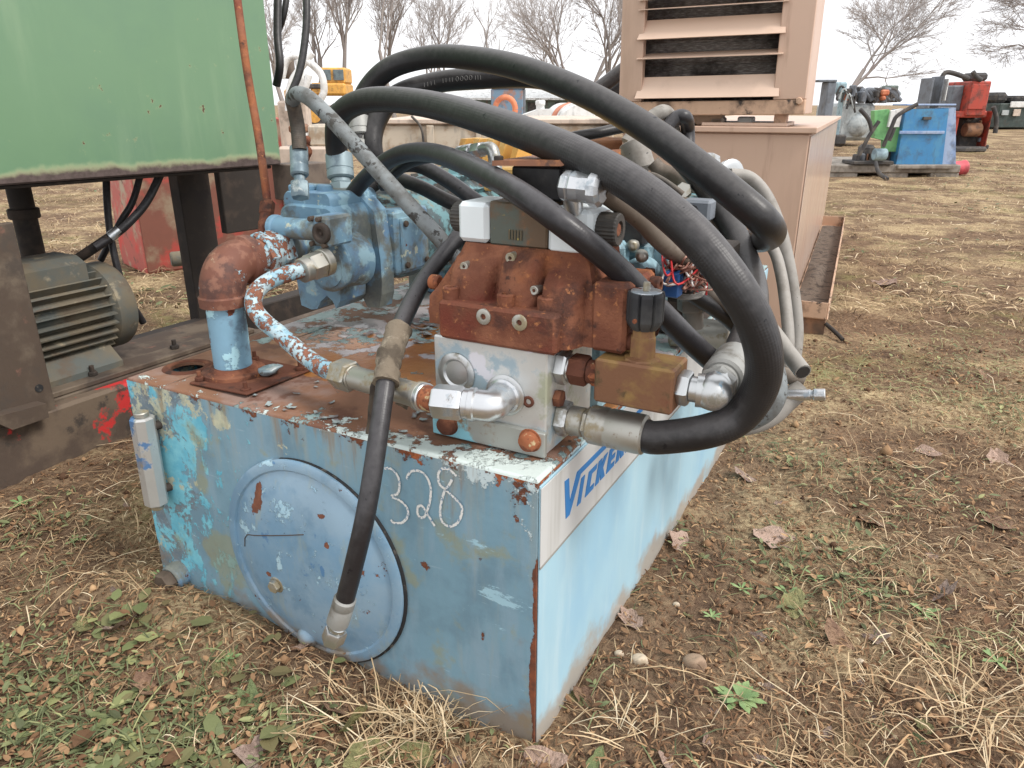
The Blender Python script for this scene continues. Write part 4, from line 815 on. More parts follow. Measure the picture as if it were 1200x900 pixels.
for i in range(52):
    a = (rw.uniform(776, 834), rw.uniform(258, 322), rw.uniform(1.42, 1.58)); c_ = (rw.uniform(782, 834), rw.uniform(300, 348), rw.uniform(1.40, 1.55)); mid = (rw.uniform(776, 840), rw.uniform(300, 340), rw.uniform(1.34, 1.46))
    mt = 'brown_wire' if i % 3 else rw.choice(['red_wire', 'white_wire', 'blue_wire', 'white_wire'])
    MB().tube([U.dp(*a), U.dp(*[(a[k] + mid[k]) / 2 + rw.uniform(-4, 4) * (k < 2) for k in range(3)]), U.dp(*mid), U.dp(*c_)], .0021, 6, res=5).build('wire', M[mt], wb)
for i in range(3):
    MB().tube([U.dp(*p) for p in ((775, 340 + i * 2, 1.50), (800, 346 + i * 2, 1.47), (822, 343 + i * 2, 1.47), (828, 330, 1.5))], .003, 6, res=6).build('wire', M['conduit'], wb)
q0_ = U.dp(812, 350, 1.60); q1_ = U.dp(812, 385, 1.62)
fitting('pipe_stub', q1_, q0_ - q1_, [('c', np.linalg.norm(q0_ - q1_) * .6, .022), ('h', .03, .034)], M['conduit'], unit)
q = U.dp(838, 395, 1.95); MB().cyl(q + np.array([-.12, 0, 0]), q + np.array([.03, .02, 0]), .042, 20, bev=.006).build('pipe_end', M['zinc_dull'], unit)
b = MB(); b.box(-.42, -.02, .34, .62, ZT + .002, ZT + .20, .008); b.build('rear_manifold', M['casting'], unit)
b = MB(); b.box(-.40, -.12, .36, .56, ZT + .201, ZT + .36, .01); b.jitter(.004, 14).build('rear_valve', M['teal'], unit)
b = MB(); b.box(-.30, .0, .95, 1.3, ZT + .002, ZT + .25, .01); b.build('relay_box', M['dark_steel'], unit)
q = U.dp(722, 262, 1.46); b = MB(); b.box(q[0] - .03, q[0] + .06, q[1], q[1] + .08, q[2] - .04, q[2] + .025, .005); b.build('coil_connector', M['black_plastic'], unit)
for (a, c_, d_2, rr_) in ((716, 292, 1.43, .013), (742, 288, 1.45, .010), (733, 318, 1.42, .015), (752, 300, 1.42, .010)):
    w_ = U.dp(a, c_, d_2); b = MB(); b.lathe(w_, (.3, -1, .2), [(0, rr_ * 1.3), (.006, rr_ * 1.3), (.008, rr_), (.02, rr_), (.022, rr_ * .5)], 12); b.jitter(.002, 60).build('stud', M['zinc_dull' if rr_ < .012 else 'rust_dark'], cst)
q = U.dp(712, 300, 1.45); b = MB(); b.box(q[0] - .03, q[0] + .035, q[1] - .01, q[1] + .04, q[2] - .05, q[2] + .03, .012); b.jitter(.006, 20).build('casting_lug', M['casting'], cst)
q = U.dp(745, 325, 1.44); b = MB(); b.cyl(q, q + np.array([.0, .06, .0]), .034, 20, bev=.006); b.jitter(.003, 30).build('casting_boss', M['casting'], cst)
for L_ in ([(756, 250, 23), (770, 262, 22), (785, 262, 21), (800, 255, 20)], [(735, 240, 20), (752, 232, 20), (772, 240, 19), (786, 258, 19)]):
    hose('small_hose', .014, [(x_, y_, w_ * .36) for x_, y_, w_ in L_], M['rubber_smooth'], 10, 6)
q = U.dp(795, 238, 1.98); b = MB(); b.box(q[0] - .10, q[0] + .09, q[1], q[1] + .12, q[2] - .16, q[2] + .02, .01); b.jitter(.006, 14); rbk = b.build('rear_junction', M['teal'], unit)
for (a, c_, rr_) in ((775, 232, .018), (800, 226, .022), (815, 248, .016), (788, 255, .02)):
    w_ = U.dp(a, c_, 1.92); b = MB(); b.hexn(w_, w_ + np.array([.01, -.03, .01]), rr_, .003); b.build('hex_cap', M['zinc_dull'], rbk)
for L_ in ([(745, 215, 8), (760, 205, 8), (778, 212, 8), (800, 228, 8)], [(770, 250, 8), (790, 236, 8), (812, 238, 8), (832, 262, 8), (838, 300, 8)], [(760, 226, 7.5), (782, 246, 7.5), (800, 270, 7.8), (806, 300, 8)]):
    hose('thin_hose', .017, L_, M['rubber_mud'], 10, 8)
# right-hand bundle: hoses, grey conduits, bare tube end
hose('hose', .034, [(790, 330, 20), (815, 347, 19.5), (838, 362, 19), (860, 380, 18.5), (885, 410, 18)], M['rubber'], 14, 8)
hose('conduit', .030, [(800, 328, 17), (828, 340, 17), (850, 356, 16.8), (872, 378, 16.5), (890, 405, 16)], M['conduit_brown'], 14, 8)
q = U.dp(852, 205, 2.0); b = MB(); dv = U.dp(868, 207, 1.95) - U.dp(835, 205, 2.05); dv /= np.linalg.norm(dv)
b.lathe(q - dv * .03, dv, [(0, .025), (.006, .032), (.02, .032), (.022, .026), (.030, .026), (.032, .040), (.048, .042), (.052, .034), (.052, .026)], 22); b.build('conduit_connector', M['zinc'], unit, sharp=40)
q = U.dp(832, 190, 2.1); MB().hexn(q - dv * .02, q + dv * .02, .026, .004).build('lock_nut', M['zinc'], unit)
hose('conduit', .034, [(856, 205, 15), (878, 208, 15), (897, 228, 15), (912, 262, 15), (922, 300, 15), (930, 345, 15), (934, 390, 15), (930, 430, 15)], M['conduit'], 16, 8)
hose('conduit', .030, [(880, 262, 13), (905, 290, 13.3), (915, 320, 13.5), (921, 360, 13.8), (924, 400, 14), (920, 430, 14)], M['conduit'], 16, 8)
_, CP = hose('conduit', .040, [(880, 360, 18.5), (905, 388, 18.8), (925, 415, 19.2), (941, 436, 19.8)], M['conduit'], 16, 8)
MB().cyl(CP[-1] - (CP[-1] - CP[-2]) * .02, CP[-1] + (CP[-1] - CP[-2]) * .03, .0165, 14).build('cut_end', M['black_plastic'], unit)
hose('conduit', .042, [(880, 415, 19), (905, 428, 19), (925, 440, 19), (940, 446, 19)], M['conduit_brown'], 16, 8)
hose('conduit', .055, [(940, 455, 25), (922, 470, 25), (905, 486, 25), (880, 497, 25), (845, 500, 25)], M['conduit'], 16, 8)
t0, t1 = U.dp(922, 463, 1.9), U.dp(968, 462.5, 1.86); dt = (t1 - t0) / np.linalg.norm(t1 - t0)
fitting('tube_end', t0, dt, [('c', np.linalg.norm(t1 - t0) * .62, .0145), ('c', .006, .0125), ('c', np.linalg.norm(t1 - t0) * .3, .0155)], M['zinc_bright'], unit)
hose('conduit', .042, [(765, 190, 17), (775, 200, 17), (795, 208, 17.3), (820, 226, 18), (838, 250, 18.5), (846, 275, 18.5)], M['conduit_brown'], 16, 8)
q0_, q1_ = U.dp(752, 200, 2.3), U.dp(742, 168, 2.3); fitting('conduit_fitting', q0_, q1_ - q0_, [('c', .09, .045)], M['conduit'], unit)
hose('hose', .05, [(735, 168, 17), (750, 150, 17), (765, 137, 17), (778, 131, 17), (786, 140, 16.5), (790, 160, 16.5)], M['conduit'], 14, 8)
hose('hose', .05, [(770, 170, 17), (780, 152, 17), (793, 138, 17), (803, 138, 17), (806, 152, 16.5), (806, 180, 16.5)], M['rubber_smooth'], 14, 8)
q = U.dp(818, 235, 1.75); b = MB(); b.box(q[0] - .04, q[0] + .03, q[1], q[1] + .06, q[2] - .05, q[2] + .0, .006); sbx = b.build('grey_socket', M['far_grey'], unit)
MB().cyl((q[0] - .01, q[1] - .006, q[2] - .022), (q[0] - .01, q[1] + .01, q[2] - .022), .012, 14).build('socket_hole', M['black_plastic'], sbx)
# small hose end with elbow over the terminal cover
a0, a1 = U.dp(505, 186, 1.80), U.dp(572, 174, 1.62)
ad = (a1 - a0) / np.linalg.norm(a1 - a0); hose('pilot_hose', .026, [('L', *(a0 - ad * .25 - np.array([0, 0, .05]))), ('L', *(a0 - ad * .1)), ('L', *(a0 + ad * .10)), ('L', *(a0 + ad * .14))], M['rubber'], 12, 6)
_, pz = fitting('pilot_ferrule', a0 + ad * .12, ad, [('f', .055, .017), ('c', .006, .012), ('h', .030, .018), ('c', .01, .013)], M['zinc_bright'], unit)
b = MB(); b.tube([pz - ad * .01, pz + ad * .018, pz + ad * .032 + np.array([.0, 0, -.012]), pz + ad * .040 + np.array([.004, -.004, -.06])], .014, 12, res=5); b.build('pilot_elbow', M['zinc'], unit)
# yellow ribbed bracket behind
q = U.dp(552, 195, 2.55); b = MB(); b.box(q[0] - .14, q[0] + .30, q[1], q[1] + .30, q[2] - .22, q[2] + .005, .01); yb = b.build('yellow_bracket', M['yellow'], unit)
for i in range(5):
    bb = MB(); xx = q[0] - .13 + i * .055; bb.prism([(0, 0), (.022, 0), (.05, .085), (.028, .085)], lambda x, z: (xx + x, q[1] + .10, q[2] + z), lambda x, z: (xx + x, q[1] + .22, q[2] + z)); bb.build('rib', M['yellow'], yb)
q = U.dp(600, 195, 1.75); b = MB(); b.box(q[0] - .08, q[0] + .12, q[1], q[1] + .25, q[2] - .06, q[2] - .004, .004); b.build('yellow_plate', M['yellow'], unit)
# peeling flakes curled up off the tank top
fb = MB(); rf = random.Random(5)
def flakes(n, xa, xb, ya, yb, smin, smax, lift):
    for _ in range(n):
        x, y = rf.uniform(xa, xb), rf.uniform(ya, yb); s = rf.uniform(smin, smax); a = rf.uniform(0, 6.28); m = 7
        ca, sa = math.cos(a), math.sin(a); V = []
        for j in range(3):
            for i in range(4):
                u, v = (i / 3 - .5) * s * 1.8 * (1 + .3 * rf.uniform(-1, 1)), (j / 2 - .5) * s * (1 + .3 * rf.uniform(-1, 1))
                h = .0015 + lift * s * max(0, i / 3 - .25) ** 1.6 + .0012 * rf.random()
                V.append((x + u * ca - v * sa, y + u * sa + v * ca, ZT + .002 + h))
        fb.add(V, [[j * 4 + i, j * 4 + i + 1, j * 4 + i + 5, j * 4 + i + 4] for j in range(2) for i in range(3)], True)
flakes(60, -.85, -.30, .50, 1.0, .006, .022, .5); flakes(18, -.75, -.3, .012, .06, .004, .012, .3); flakes(20, -.7, -.32, .1, .4, .004, .012, .4)
tag(fb.build('paint_flakes', pmat('flake', (152, 164, 164), [dict(c=(120, 108, 108), s=30, t=.5, w=.05)], rough=.6), top, fixn=False), kind='stuff')
# rusty thin pipe rising from the pump
b = MB(); b.tube([U.dp(275, -25, 1.98), U.dp(289, 80, 1.97), U.dp(303, 160, 1.96), U.dp(314, 240, 1.95)], .0105, 12, res=6); rp = b.build('rusty_riser', M['rust'], unit)
b = MB(); a0 = U.dp(314, 236, 1.95); a1 = U.dp(309, 275, 1.93); b.hexn(a0, a0 * .6 + a1 * .4, .019, .003); b.cyl(a0 * .6 + a1 * .4, a1, .016, 12); b.tube([U.dp(308, 262, 1.94), U.dp(322, 268, 1.90)], .014, 10); b.build('riser_fitting', M['rust_dark'], rp)

# ================================================================== green machine housing on dark legs
GA = R(36); g0_ = np.array([-1.6, 2.5, 0]); uy_ = np.array([math.sin(GA), math.cos(GA), 0])
G = Frame(g0_ + uy_ * 1.03, GA)                                   # origin under its right-hand corner
gm = empty('green_machine', G, 'large pale green machine housing with scorched bottom edge on dark steel legs', 'machine')
b = MB(); b.box(-1.3, 0, -2.6, 0, .955, 2.9, .006); b.build('green_housing', M['green_paint'], gm)
b = MB(); b.box(-1.25, -.03, -2.5, -.03, .940, .954, .004); b.build('bottom_beam', M['dark_steel'], gm)
lb_ = G.pl(248, 374, 2, .2); lx = lb_[0]
def gbox(name, p0, p1, y0, y1, z0, z1, mat, par, fr):
    b = MB(); b.box(p0, p1, y0, y1, z0, z1, .004); return b.build(name, mat, par)
l = G.pl(222, 300, 0, lx); r_ = G.pl(258, 300, 0, lx)
gbox('leg', lx - .08, lx, l[1] , r_[1], .0, .939, M['dark_steel'], gm, G)
l = G.pl(261, 240, 0, lx); r_ = G.pl(312, 240, 0, lx)
gbox('leg_plate', lx - .05, lx - .004, l[1] + .005, r_[1], .60, .939, M['dark_steel'], gm, G)
gbox('rear_leg', -1.2, -1.1, -2.4, -2.27, 0, .939, M['dark_steel'], gm, G)
gbox('corner_bracket', -.10, .05, .02, .22, .80, .955, M['far_wood'], gm, G)
for L_, D_ in (([(359, -20, 2.6), (359, 30, 2.6), (352, 80, 2.6), (340, 112, 2.6)], .026), ([(326, -20, 3.2), (325, 40, 3.2), (328, 75, 3.2), (324, 100, 3.25)], .035), ([(338, -20, 3.25), (333, 15, 3.25), (325, 40, 3.3)], .028)):
    MB().tube([G.dp(*p) for p in L_], D_ / 2, 10, res=8).build('cable', M['rubber'], gm)
for L_, D_ in (([(124, 195, 2.95), (126, 245, 2.95), (132, 290, 2.95), (146, 340, 3.0), (168, 378, 3.1)], .028), ([(168, 190, 3.05), (156, 235, 3.05), (140, 262, 3.05), (118, 305, 3.1)], .027), ([(192, 195, 3.0), (173, 235, 2.95), (150, 262, 2.9), (128, 280, 2.88), (112, 290, 2.86)], .032)):
    MB().tube([G.dp(*p) for p in L_], D_ / 2, 12, res=8).build('cable', M['rubber_smooth'], gm)
c0_, c1_ = G.dp(140, 269, 2.89), G.dp(129, 278, 2.88)
MB().cyl(c0_, c1_, .020, 12).build('cable_clamp', M['zinc_bright'], gm)
MB().cyl(c1_, G.dp(93, 302, 2.90), .019, 12).build('cable_gland', M['dark_steel'], gm)

# ================================================================== skid frame with the finned motor
sk = gz(0, 572, 0); S = Frame((sk[0], sk[1]), R(29))
skid = empty('motor_skid', S, 'grimy steel skid frame with worn red paint carrying a finned electric motor', 'machine base')
b = MB(); b.box(-.14, 0, -1.2, 2.6, -.02, .205, .012); b.jitter(.004, 8); b.build('front_rail', M['dirt_red'], skid)
RX = S.pl(230, 380, 2, .215)[0]
b = MB(); b.box(RX - .10, RX, -1.2, 2.6, -.02, .215, .006); b.build('rear_rail', M['dark_steel'], skid)
b = MB(); b.box(RX + .001, -.141, -1.1, 2.5, .0, .07, .005); b.jitter(.008, 6).build('floor_plate', M['soil_in_tray'], skid)
b = MB(); b.box(-.46, -.05, -.3, 1.25, .200, .216, .003); b.build('motor_plate', M['dirt_steel'], skid)
b = MB(); b.box(-.17, -.06, .1, 1.2, .2165, .238, .004); b.build('slide_rail', M['dirt_steel'], skid)
q = S.pl(167, 425, 2, .25)
for (yy, xx) in ((.45, -.11), (.82, -.12), (1.08, -.11)):
    b = MB(); b.hexn((xx, yy, .238), (xx, yy, .254), .018, .003); b.cyl((xx, yy, .254), (xx, yy, .277), .009, 8); b.build('bolt', M['dark_steel'], skid)
# post plate at the left
pr = S.pl(66, 474, 0, -.004); b = MB(); yR = pr[1]
b.box(-.03, -.004, yR - .42, yR, .18, .845, .004); b.jitter(.004, 5); pst = b.build('post', M['dirt_steel'], skid)
b = MB(); b.box(-.16, -.03, yR - .03, yR, .18, .84, .004); b.build('post_flange', M['dirt_steel'], pst)
h_ = S.pl(46, 455, 0, -.003); MB().cyl((-.01, h_[1], h_[2]), (-.0025, h_[1], h_[2]), .014, 16).build('bolt_hole', M['black_line'], pst)
b = MB(); b.prism([(0, 0), (.12, 0), (.16, .04), (.16, .06), (0, .05)], lambda y, z: (-.003, yR - .06 - y, .20 + z), lambda y, z: (.05, yR - .06 - y, .20 + z)); b.build('foot_gusset', M['dirt_steel'], pst)
pp = dep(28, 250, 3.0); q = S.loc(pp); b = MB(); b.cyl((q[0], q[1], .1), (q[0], q[1], 1.0), .045, 16); b.cyl((q[0], q[1], q[2] - .02), (q[0], q[1], q[2] + .02), .058, 16, bev=.004); b.build('dark_pipe', M['dark_steel'], skid)
# motor: axis leads away to the right
ma = 0.0; ax = np.array([math.sin(ma), math.cos(ma), 0]); nx2 = np.array([math.cos(ma), -math.sin(ma), 0])
mc = S.dp(136, 352, 3.05); MR = .165; zc = .44; mc[2] = zc
L0 = mc - ax * .62
b = MB(); b.lathe(L0, ax, [(0, .13), (.02, .145), (.50, .145), (.52, MR + .008), (.585, MR + .008), (.60, MR), (.61, MR - .03), (.62, .06)], 40)
mot2 = b.build('motor', M['motor_grey'], skid, sharp=35)
for k in range(26):
    a = -1.45 + k * (math.pi * 2 / 30)
    if 1.15 < a < 2.0: continue
    c0 = nx2 * math.cos(a) + np.array([0, 0, math.sin(a)]); t0 = -nx2 * math.sin(a) + np.array([0, 0, math.cos(a)]); V = []
    for y in (.03, .505):
        for (rr, tt) in ((.140, -.006), (.180, -.003), (.180, .003), (.140, .006)): V.append(L0 + ax * y + c0 * rr + t0 * tt)
    MB().add(V, [[0, 1, 5, 4], [1, 2, 6, 5], [2, 3, 7, 6], [0, 3, 2, 1], [4, 5, 6, 7]]).build('fin', M['motor_grey'], mot2)
b = MB(); V = []
for (y, w_, z) in ((.02, .12, 0), (.46, .12, 0)):
    for (xx, zz) in ((-.13, .13), (.11, .13), (.11, .20), (.06, .225), (-.08, .225), (-.13, .20)): V.append(L0 + ax * y + nx2 * xx + np.array([0, 0, zz]))
b.add(V, [[5, 4, 3, 2, 1, 0], [6, 7, 8, 9, 10, 11]] + [[k, (k + 1) % 6, 6 + (k + 1) % 6, 6 + k] for k in range(6)]); b.build('terminal_cover', M['motor_grey'], mot2)
b = MB(); V = []
for y in (.08, .48):
    for (xx, zz) in ((-.17, -.205), (.19, -.205), (.19, -.18), (.12, -.12), (-.12, -.12), (-.17, -.18)): V.append(L0 + ax * y + nx2 * xx + np.array([0, 0, zz]))
b.add(V, [[5, 4, 3, 2, 1, 0], [6, 7, 8, 9, 10, 11]] + [[k, (k + 1) % 6, 6 + (k + 1) % 6, 6 + k] for k in range(6)]); b.build('motor_foot', M['motor_grey'], mot2)

# red painted steel box beyond
rb0 = gz(172, 320, 0); RB = Frame((rb0[0], rb0[1]), R(48)); rbx = empty('red_steel_box', RB, 'faded red steel box with scraped paint standing behind the green machine', 'steel box')
b = MB(); b.box(-.62, 0, 0, 1.2, -.02, 1.1, .01); b.build('shell', M['red_box'], rbx)
b = MB(); b.box(.001, .012, .01, 1.19, .0, 1.09, .003); b.build('shaded_side', M['red_box_shaded'], rbx)  # thin sheet giving the right face its shade by colour
b = MB(); q = RB.dp(200, 304, 5.0); b.cyl(q, q + np.array([.1, .5, 0]), .05, 14, bev=.01); b.build('pipe_stub', M['motor_grey'], rbx)

# ================================================================== tan enclosure with louvred upper cabinet
kt = gz(918, 395, 0); T = Frame((kt[0], kt[1]), R(24)); W = .97
tan = empty('tan_enclosure', T, 'tan steel enclosure with louvred upper cabinet and drip tray', 'machine cabinet')
b = MB(); b.box(-W, 0, 0, 4.2, .02, 1.062, .008); base = b.build('lower_cabinet', M['tan'], tan)
b = MB(); b.box(.0005, .005, .004, 4.196, .04, 1.05, .002); b.build('side_sheet', M['tan_side'], base)
b = MB(); b.box(-W - .02, .03, -.03, 4.22, 1.063, 1.092, .004); b.build('rim', M['tan'], base)
b = MB(); b.box(-.55, -.12, .03, .5, 1.0925, 1.11, .003); b.build('deck_plate', M['louvre'], base)
for xx in (-.16, -.90): 
    b = MB(); b.box(xx - .03, xx + .03, .06, .18, 1.093, 1.150, .003); b.build('spacer', M['tan_dirty'], base)
for i, (xx, w_, h_, mt) in enumerate(((-.78, .10, .05, 'far_brown'), (-.62, .16, .06, 'tan_dirty'), (-.52, .07, .04, 'far_tan'), (-.38, .08, .045, 'far_white'))):
    b = MB(); b.box(xx, xx + w_, .12, .22, 1.093, 1.093 + h_, .006); b.build('loose_part', M[mt], base)
# upper cabinet: leans a little
up = bpy.data.objects.new('upper_cabinet', None); col.objects.link(up); up.parent = tan; up.rotation_euler = (0, R(-.7), 0); up.location = (0, 0, 0)
def ub(name, x0, x1, y0, y1, z0, z1, mat, bv=.004): b = MB(); b.box(x0, x1, y0, y1, z0, z1, bv); return b.build(name, M[mat], up)
Z0, Z1 = 1.152, 2.35; xl, xr = -.985, -.03; ol, orr = -.862, -.185
ub('bottom_frame', xl, xr, 0, .07, Z0, 1.222, 'tan_dirty'); ub('left_frame', xl, ol, .0, .06, 1.223, Z1, 'tan'); ub('right_frame', orr, xr, .0, .06, 1.223, Z1, 'tan')
ub('top_frame', ol + .001, orr - .001, .0, .06, 1.95, Z1, 'tan'); ub('side_wall', xr - .03, xr, .061, .62, Z0, Z1 - .031, 'tan'); ub('side_wall', xl, xl + .03, .061, .62, Z0, Z1 - .031, 'tan'); ub('roof', xl, xr, .061, .62, Z1 - .03, Z1 - .001, 'tan'); ub('rear_wall', xl + .031, xr - .031, .58, .62, Z0, Z1 - .032, 'tan')
ub('floor', xl + .031, xr - .031, .071, .57, Z0, Z0 + .02, 'far_dark'); ub('radiator_core', ol - .05, orr + .05, .20, .26, 1.21, 1.95, 'radiator')
for k in range(12): ub('radiator_fin', ol - .04, orr + .04, .185, .1995, 1.24 + k * .055, 1.252 + k * .055, 'radiator', .001)
def louvre(z, tilt, dpt=.125):
    b = MB(); c_, s_ = math.cos(tilt), math.sin(tilt); V = []
    for xx in (ol - .012, orr + .012):
        for (u, t) in ((0, -.002), (dpt, -.002), (dpt, .002), (0, .002)):
            sh = .018 if (u == 0) else 0
            V.append((xx + (sh if xx < -.5 else -sh) * -1, -.022 + u * c_ - t * s_, z + u * s_ + t * c_))
    b.add(V, [[0, 1, 5, 4], [1, 2, 6, 5], [2, 3, 7, 6], [3, 0, 4, 7], [3, 2, 1, 0], [4, 5, 6, 7]]); b.build('louvre', M['louvre'], up)
for z, t in ((1.238, 58), (1.432, 14), (1.525, 50), (1.665, 8), (1.71, 8), (1.76, 10), (1.88, 20)): louvre(z, R(t))
MB().cyl((-.06, -.001, 1.215), (-.06, -.014, 1.215), .018, 12, bev=.004).build('bolt', M['tan_dirty'], up)
# drip tray along its side
tr = MB(); tr.box(.012, .21, .10, 3.7, .095, .102, .002); tr.box(.20, .206, .10, 3.7, .10, .19, .002); tr.box(.012, .199, .095, .101, .10, .19, .002); tr.box(.012, .199, 3.699, 3.705, .10, .19, .002)
try_ = tr.build('drip_tray', M['tan_dirty'], tan)
b = MB(); nn = 30
V = [(.02 + .175 * i / 4, .12 + 3.5 * j / nn, .105 + .03 * abs(mnoise.noise(Vector((i * .6, j * .5, 2)))) + (.04 if 6 < j < 12 and i in (1, 2) else 0)) for j in range(nn + 1) for i in range(5)]
b.add(V, [[j * 5 + i, j * 5 + i + 1, (j + 1) * 5 + i + 1, (j + 1) * 5 + i] for j in range(nn) for i in range(4)], True); tag(b.build('tray_sludge', M['soil_in_tray'], try_), kind='stuff')
b = MB(); b.box(.01, .20, .12, .55, -.02, .094, .004); b.build('tray_foot', M['far_brown'], try_); b = MB(); b.box(.01, .20, 3.0, 3.5, -.02, .094, .004); b.build('tray_foot', M['far_brown'], try_)
b = MB(); b.tube([(.20, .12, .07), (.26, .10, .03), (.30, .06, .005)], .012, 8, res=3); b.build('tray_drain', M['dark_steel'], try_)
for L_ in ([(690, 112, 5.2), (712, 96, 5.2), (735, 78, 5.2), (760, 60, 5.3)], [(705, 118, 5.4), (722, 104, 5.4), (740, 90, 5.4)]):
    MB().tube([T.dp(*p) for p in L_], .05, 10, res=6).build('rear_hose', M['rubber'], tan)

# ================================================================== yard behind: each thing at its ground distance
def thing(name, px, Y, label, cat, group=None, yaw=0):
    r = ray(px, 122); p = CAM + r * (Y / r[1]); return Frame((p[0], p[1]), R(yaw)), None
def bx(fr, name, mat, par, a0, a1, v0, v1, Y, th=.5, bev=.01, dY=0):
    """box whose front shows between photo columns a0-a1 and rows v0-v1 at forward distance Y"""
    p = fr.loc(atY(a0, v1, Y)); q = fr.loc(atY(a1, v0, Y)); zlo = max(p[2], -.03)
    b = MB(); b.box(min(p[0], q[0]), max(p[0], q[0]), min(p[1], q[1]) + dY, max(p[1], q[1]) + th + dY, zlo, max(q[2], zlo + .05), bev); return b.build(name, M[mat], par)
def tb_(fr, name, mat, par, L, r, n=8): return MB().tube([fr.loc(atY(*p)) for p in L], r, n, res=5).build(name, M[mat], par)
def wcyl(fr, name, mat, par, p0, p1, r, n=20): return MB().cyl(fr.loc(atY(*p0)), fr.loc(atY(*p1)), r, n, bev=r * .1).build(name, M[mat], par)
def fr_at(px, Y): p = atY(px, 122, Y); return Frame((p[0], p[1]), 0)

rr0 = random.Random(9)
# blue tank unit on a slab
Y = 13.4; f = fr_at(1080, Y); o = empty('blue_tank_unit', f, 'bright blue box tank with green hopper and pump on grey slab', 'machine')
zs = .20
pa = f.loc(gz(972, 207, 0)); pb = f.loc(gz(1118, 206, 0))
b = MB(); b.box(pa[0], pb[0], pa[1], pa[1] + 2.2, .06, zs, .02); slab = b.build('slab', M['pallet'], o)
for xx in (pa[0] + .0, (pa[0] + pb[0]) / 2 - .25, pb[0] - .5): b = MB(); b.box(xx, xx + .5, pa[1] + .02, pa[1] + 2.1, -.04, .059, .01); b.build('slab_foot', M['pallet'], o)
def quad_prism(name, mat, pts, y0, y1, par, fr=f):
    b = MB(); b.prism(pts, lambda x, z: (x, y0, z), lambda x, z: (x, y1, z)); return b.build(name, M[mat], par)
P_ = lambda x, y: tuple(f.loc(atY(x, y, Y + .3))[[0, 2]])
quad_prism('blue_tank', 'far_blue', [P_(1050, 193), P_(1104, 195), P_(1112, 127), P_(1062, 128)], .3, .8, o)
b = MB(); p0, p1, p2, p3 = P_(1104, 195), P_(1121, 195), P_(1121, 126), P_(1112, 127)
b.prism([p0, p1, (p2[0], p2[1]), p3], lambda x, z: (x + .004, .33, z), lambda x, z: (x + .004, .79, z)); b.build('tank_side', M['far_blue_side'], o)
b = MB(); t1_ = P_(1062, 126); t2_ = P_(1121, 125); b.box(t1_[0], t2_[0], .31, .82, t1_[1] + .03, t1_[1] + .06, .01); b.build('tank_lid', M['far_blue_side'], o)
quad_prism('green_hopper', 'far_green', [P_(1040, 178), P_(1054, 178), P_(1058, 150), P_(1045, 128), P_(1028, 130), P_(1028, 162), P_(1040, 165)], .40, .55, o)
quad_prism('white_cover', 'far_white', [P_(1042, 149), P_(1055, 149), P_(1060, 127), P_(1046, 130)], .34, .44, o)
bx(f, 'motor_block', 'far_dark', o, 1013, 1028, 170, 191, Y + .3, .4, .05); wcyl(f, 'pump_housing', 'far_lightblue', o, (1024, 181, Y + .1), (1038, 181, Y + .1), .10)
for L_ in ([(1007, 182, Y), (1018, 160, Y), (1030, 142, Y)], [(1008, 128, Y), (1018, 140, Y), (1022, 155, Y)], [(1035, 172, Y), (1046, 146, Y), (1052, 135, Y), (1075, 122, Y)], [(1026, 190, Y - .1), (1030, 203, Y - .3), (1040, 210, Y - .5)], [(1042, 165, Y), (1048, 150, Y)]): tb_(f, 'hose', 'far_dark', o, L_, .035)
bx(f, 'seam', 'far_blue_side', o, 1054, 1107, 156, 157, Y + .26, .03, .005); bx(f, 'handle', 'far_dark', o, 1082, 1092, 138, 140.5, Y + .24, .05, .005); bx(f, 'drip_pan', 'far_dark', o, 1000, 1048, 189, 193, Y + .1, .5, .01); bx(f, 'skid_channel', 'pallet', o, 1052, 1118, 194, 198, Y + .1, .9, .01)
for i in range(7):
    a0 = 1003 + i * 6; bx(f, 'small_part', ['far_dark', 'far_grey', 'far_brown'][i % 3], o, a0, a0 + 6, 181 - (i * 37 % 9), 191, Y + .2 + .05 * i, .2, .02)
f = fr_at(1135, 13.9); o = empty('pink_pail', f, 'small pink plastic pail lying on the grass beside the slab', 'pail')
MB().lathe((-.12, 0, .12), (1, .2, 0), [(0, .10), (.02, .105), (.28, .13), (.29, .138), (.31, .138), (.31, .12), (.05, .09)], 20).build('pail_body', M['far_pink'], o)
MB().lathe((-.16, -.01, .12), (1, .2, 0), [(-.1, .10), (0, .13), (.03, .13)], 16).build('dark_lid', M['far_dark'], o)
# red press with dark opening
Y = 21; f = fr_at(1140, Y); o = empty('red_machine', f, 'red machine with dark open base and black hoses on top', 'machine')
bx(f, 'upper_body', 'far_red', o, 1131, 1163, 95, 136, Y, 1.2, .03); bx(f, 'left_leg', 'far_red', o, 1117, 1122, 136, 178, Y + .1, 1.0, .03); bx(f, 'right_leg', 'far_red', o, 1153, 1164, 130, 176, Y + .1, 1.0, .03); bx(f, 'lintel', 'far_red', o, 1120, 1158, 130, 138, Y + .05, 1.0, .03)
bx(f, 'dark_recess', 'far_dark', o, 1121, 1154, 138, 176, Y + .5, .5, .03); bx(f, 'machine_bed', 'far_dark', o, 1118, 1158, 172, 179, Y - .1, 1, .05); wcyl(f, 'roller', 'far_brown', o, (1130, 152, Y + .3), (1148, 152, Y + .3), .18)
bx(f, 'grey_arm', 'far_grey', o, 1112, 1131, 100, 130, Y + .3, .8, .03); bx(f, 'top_motor', 'far_dark', o, 1140, 1160, 85, 95, Y + .4, .6, .06)
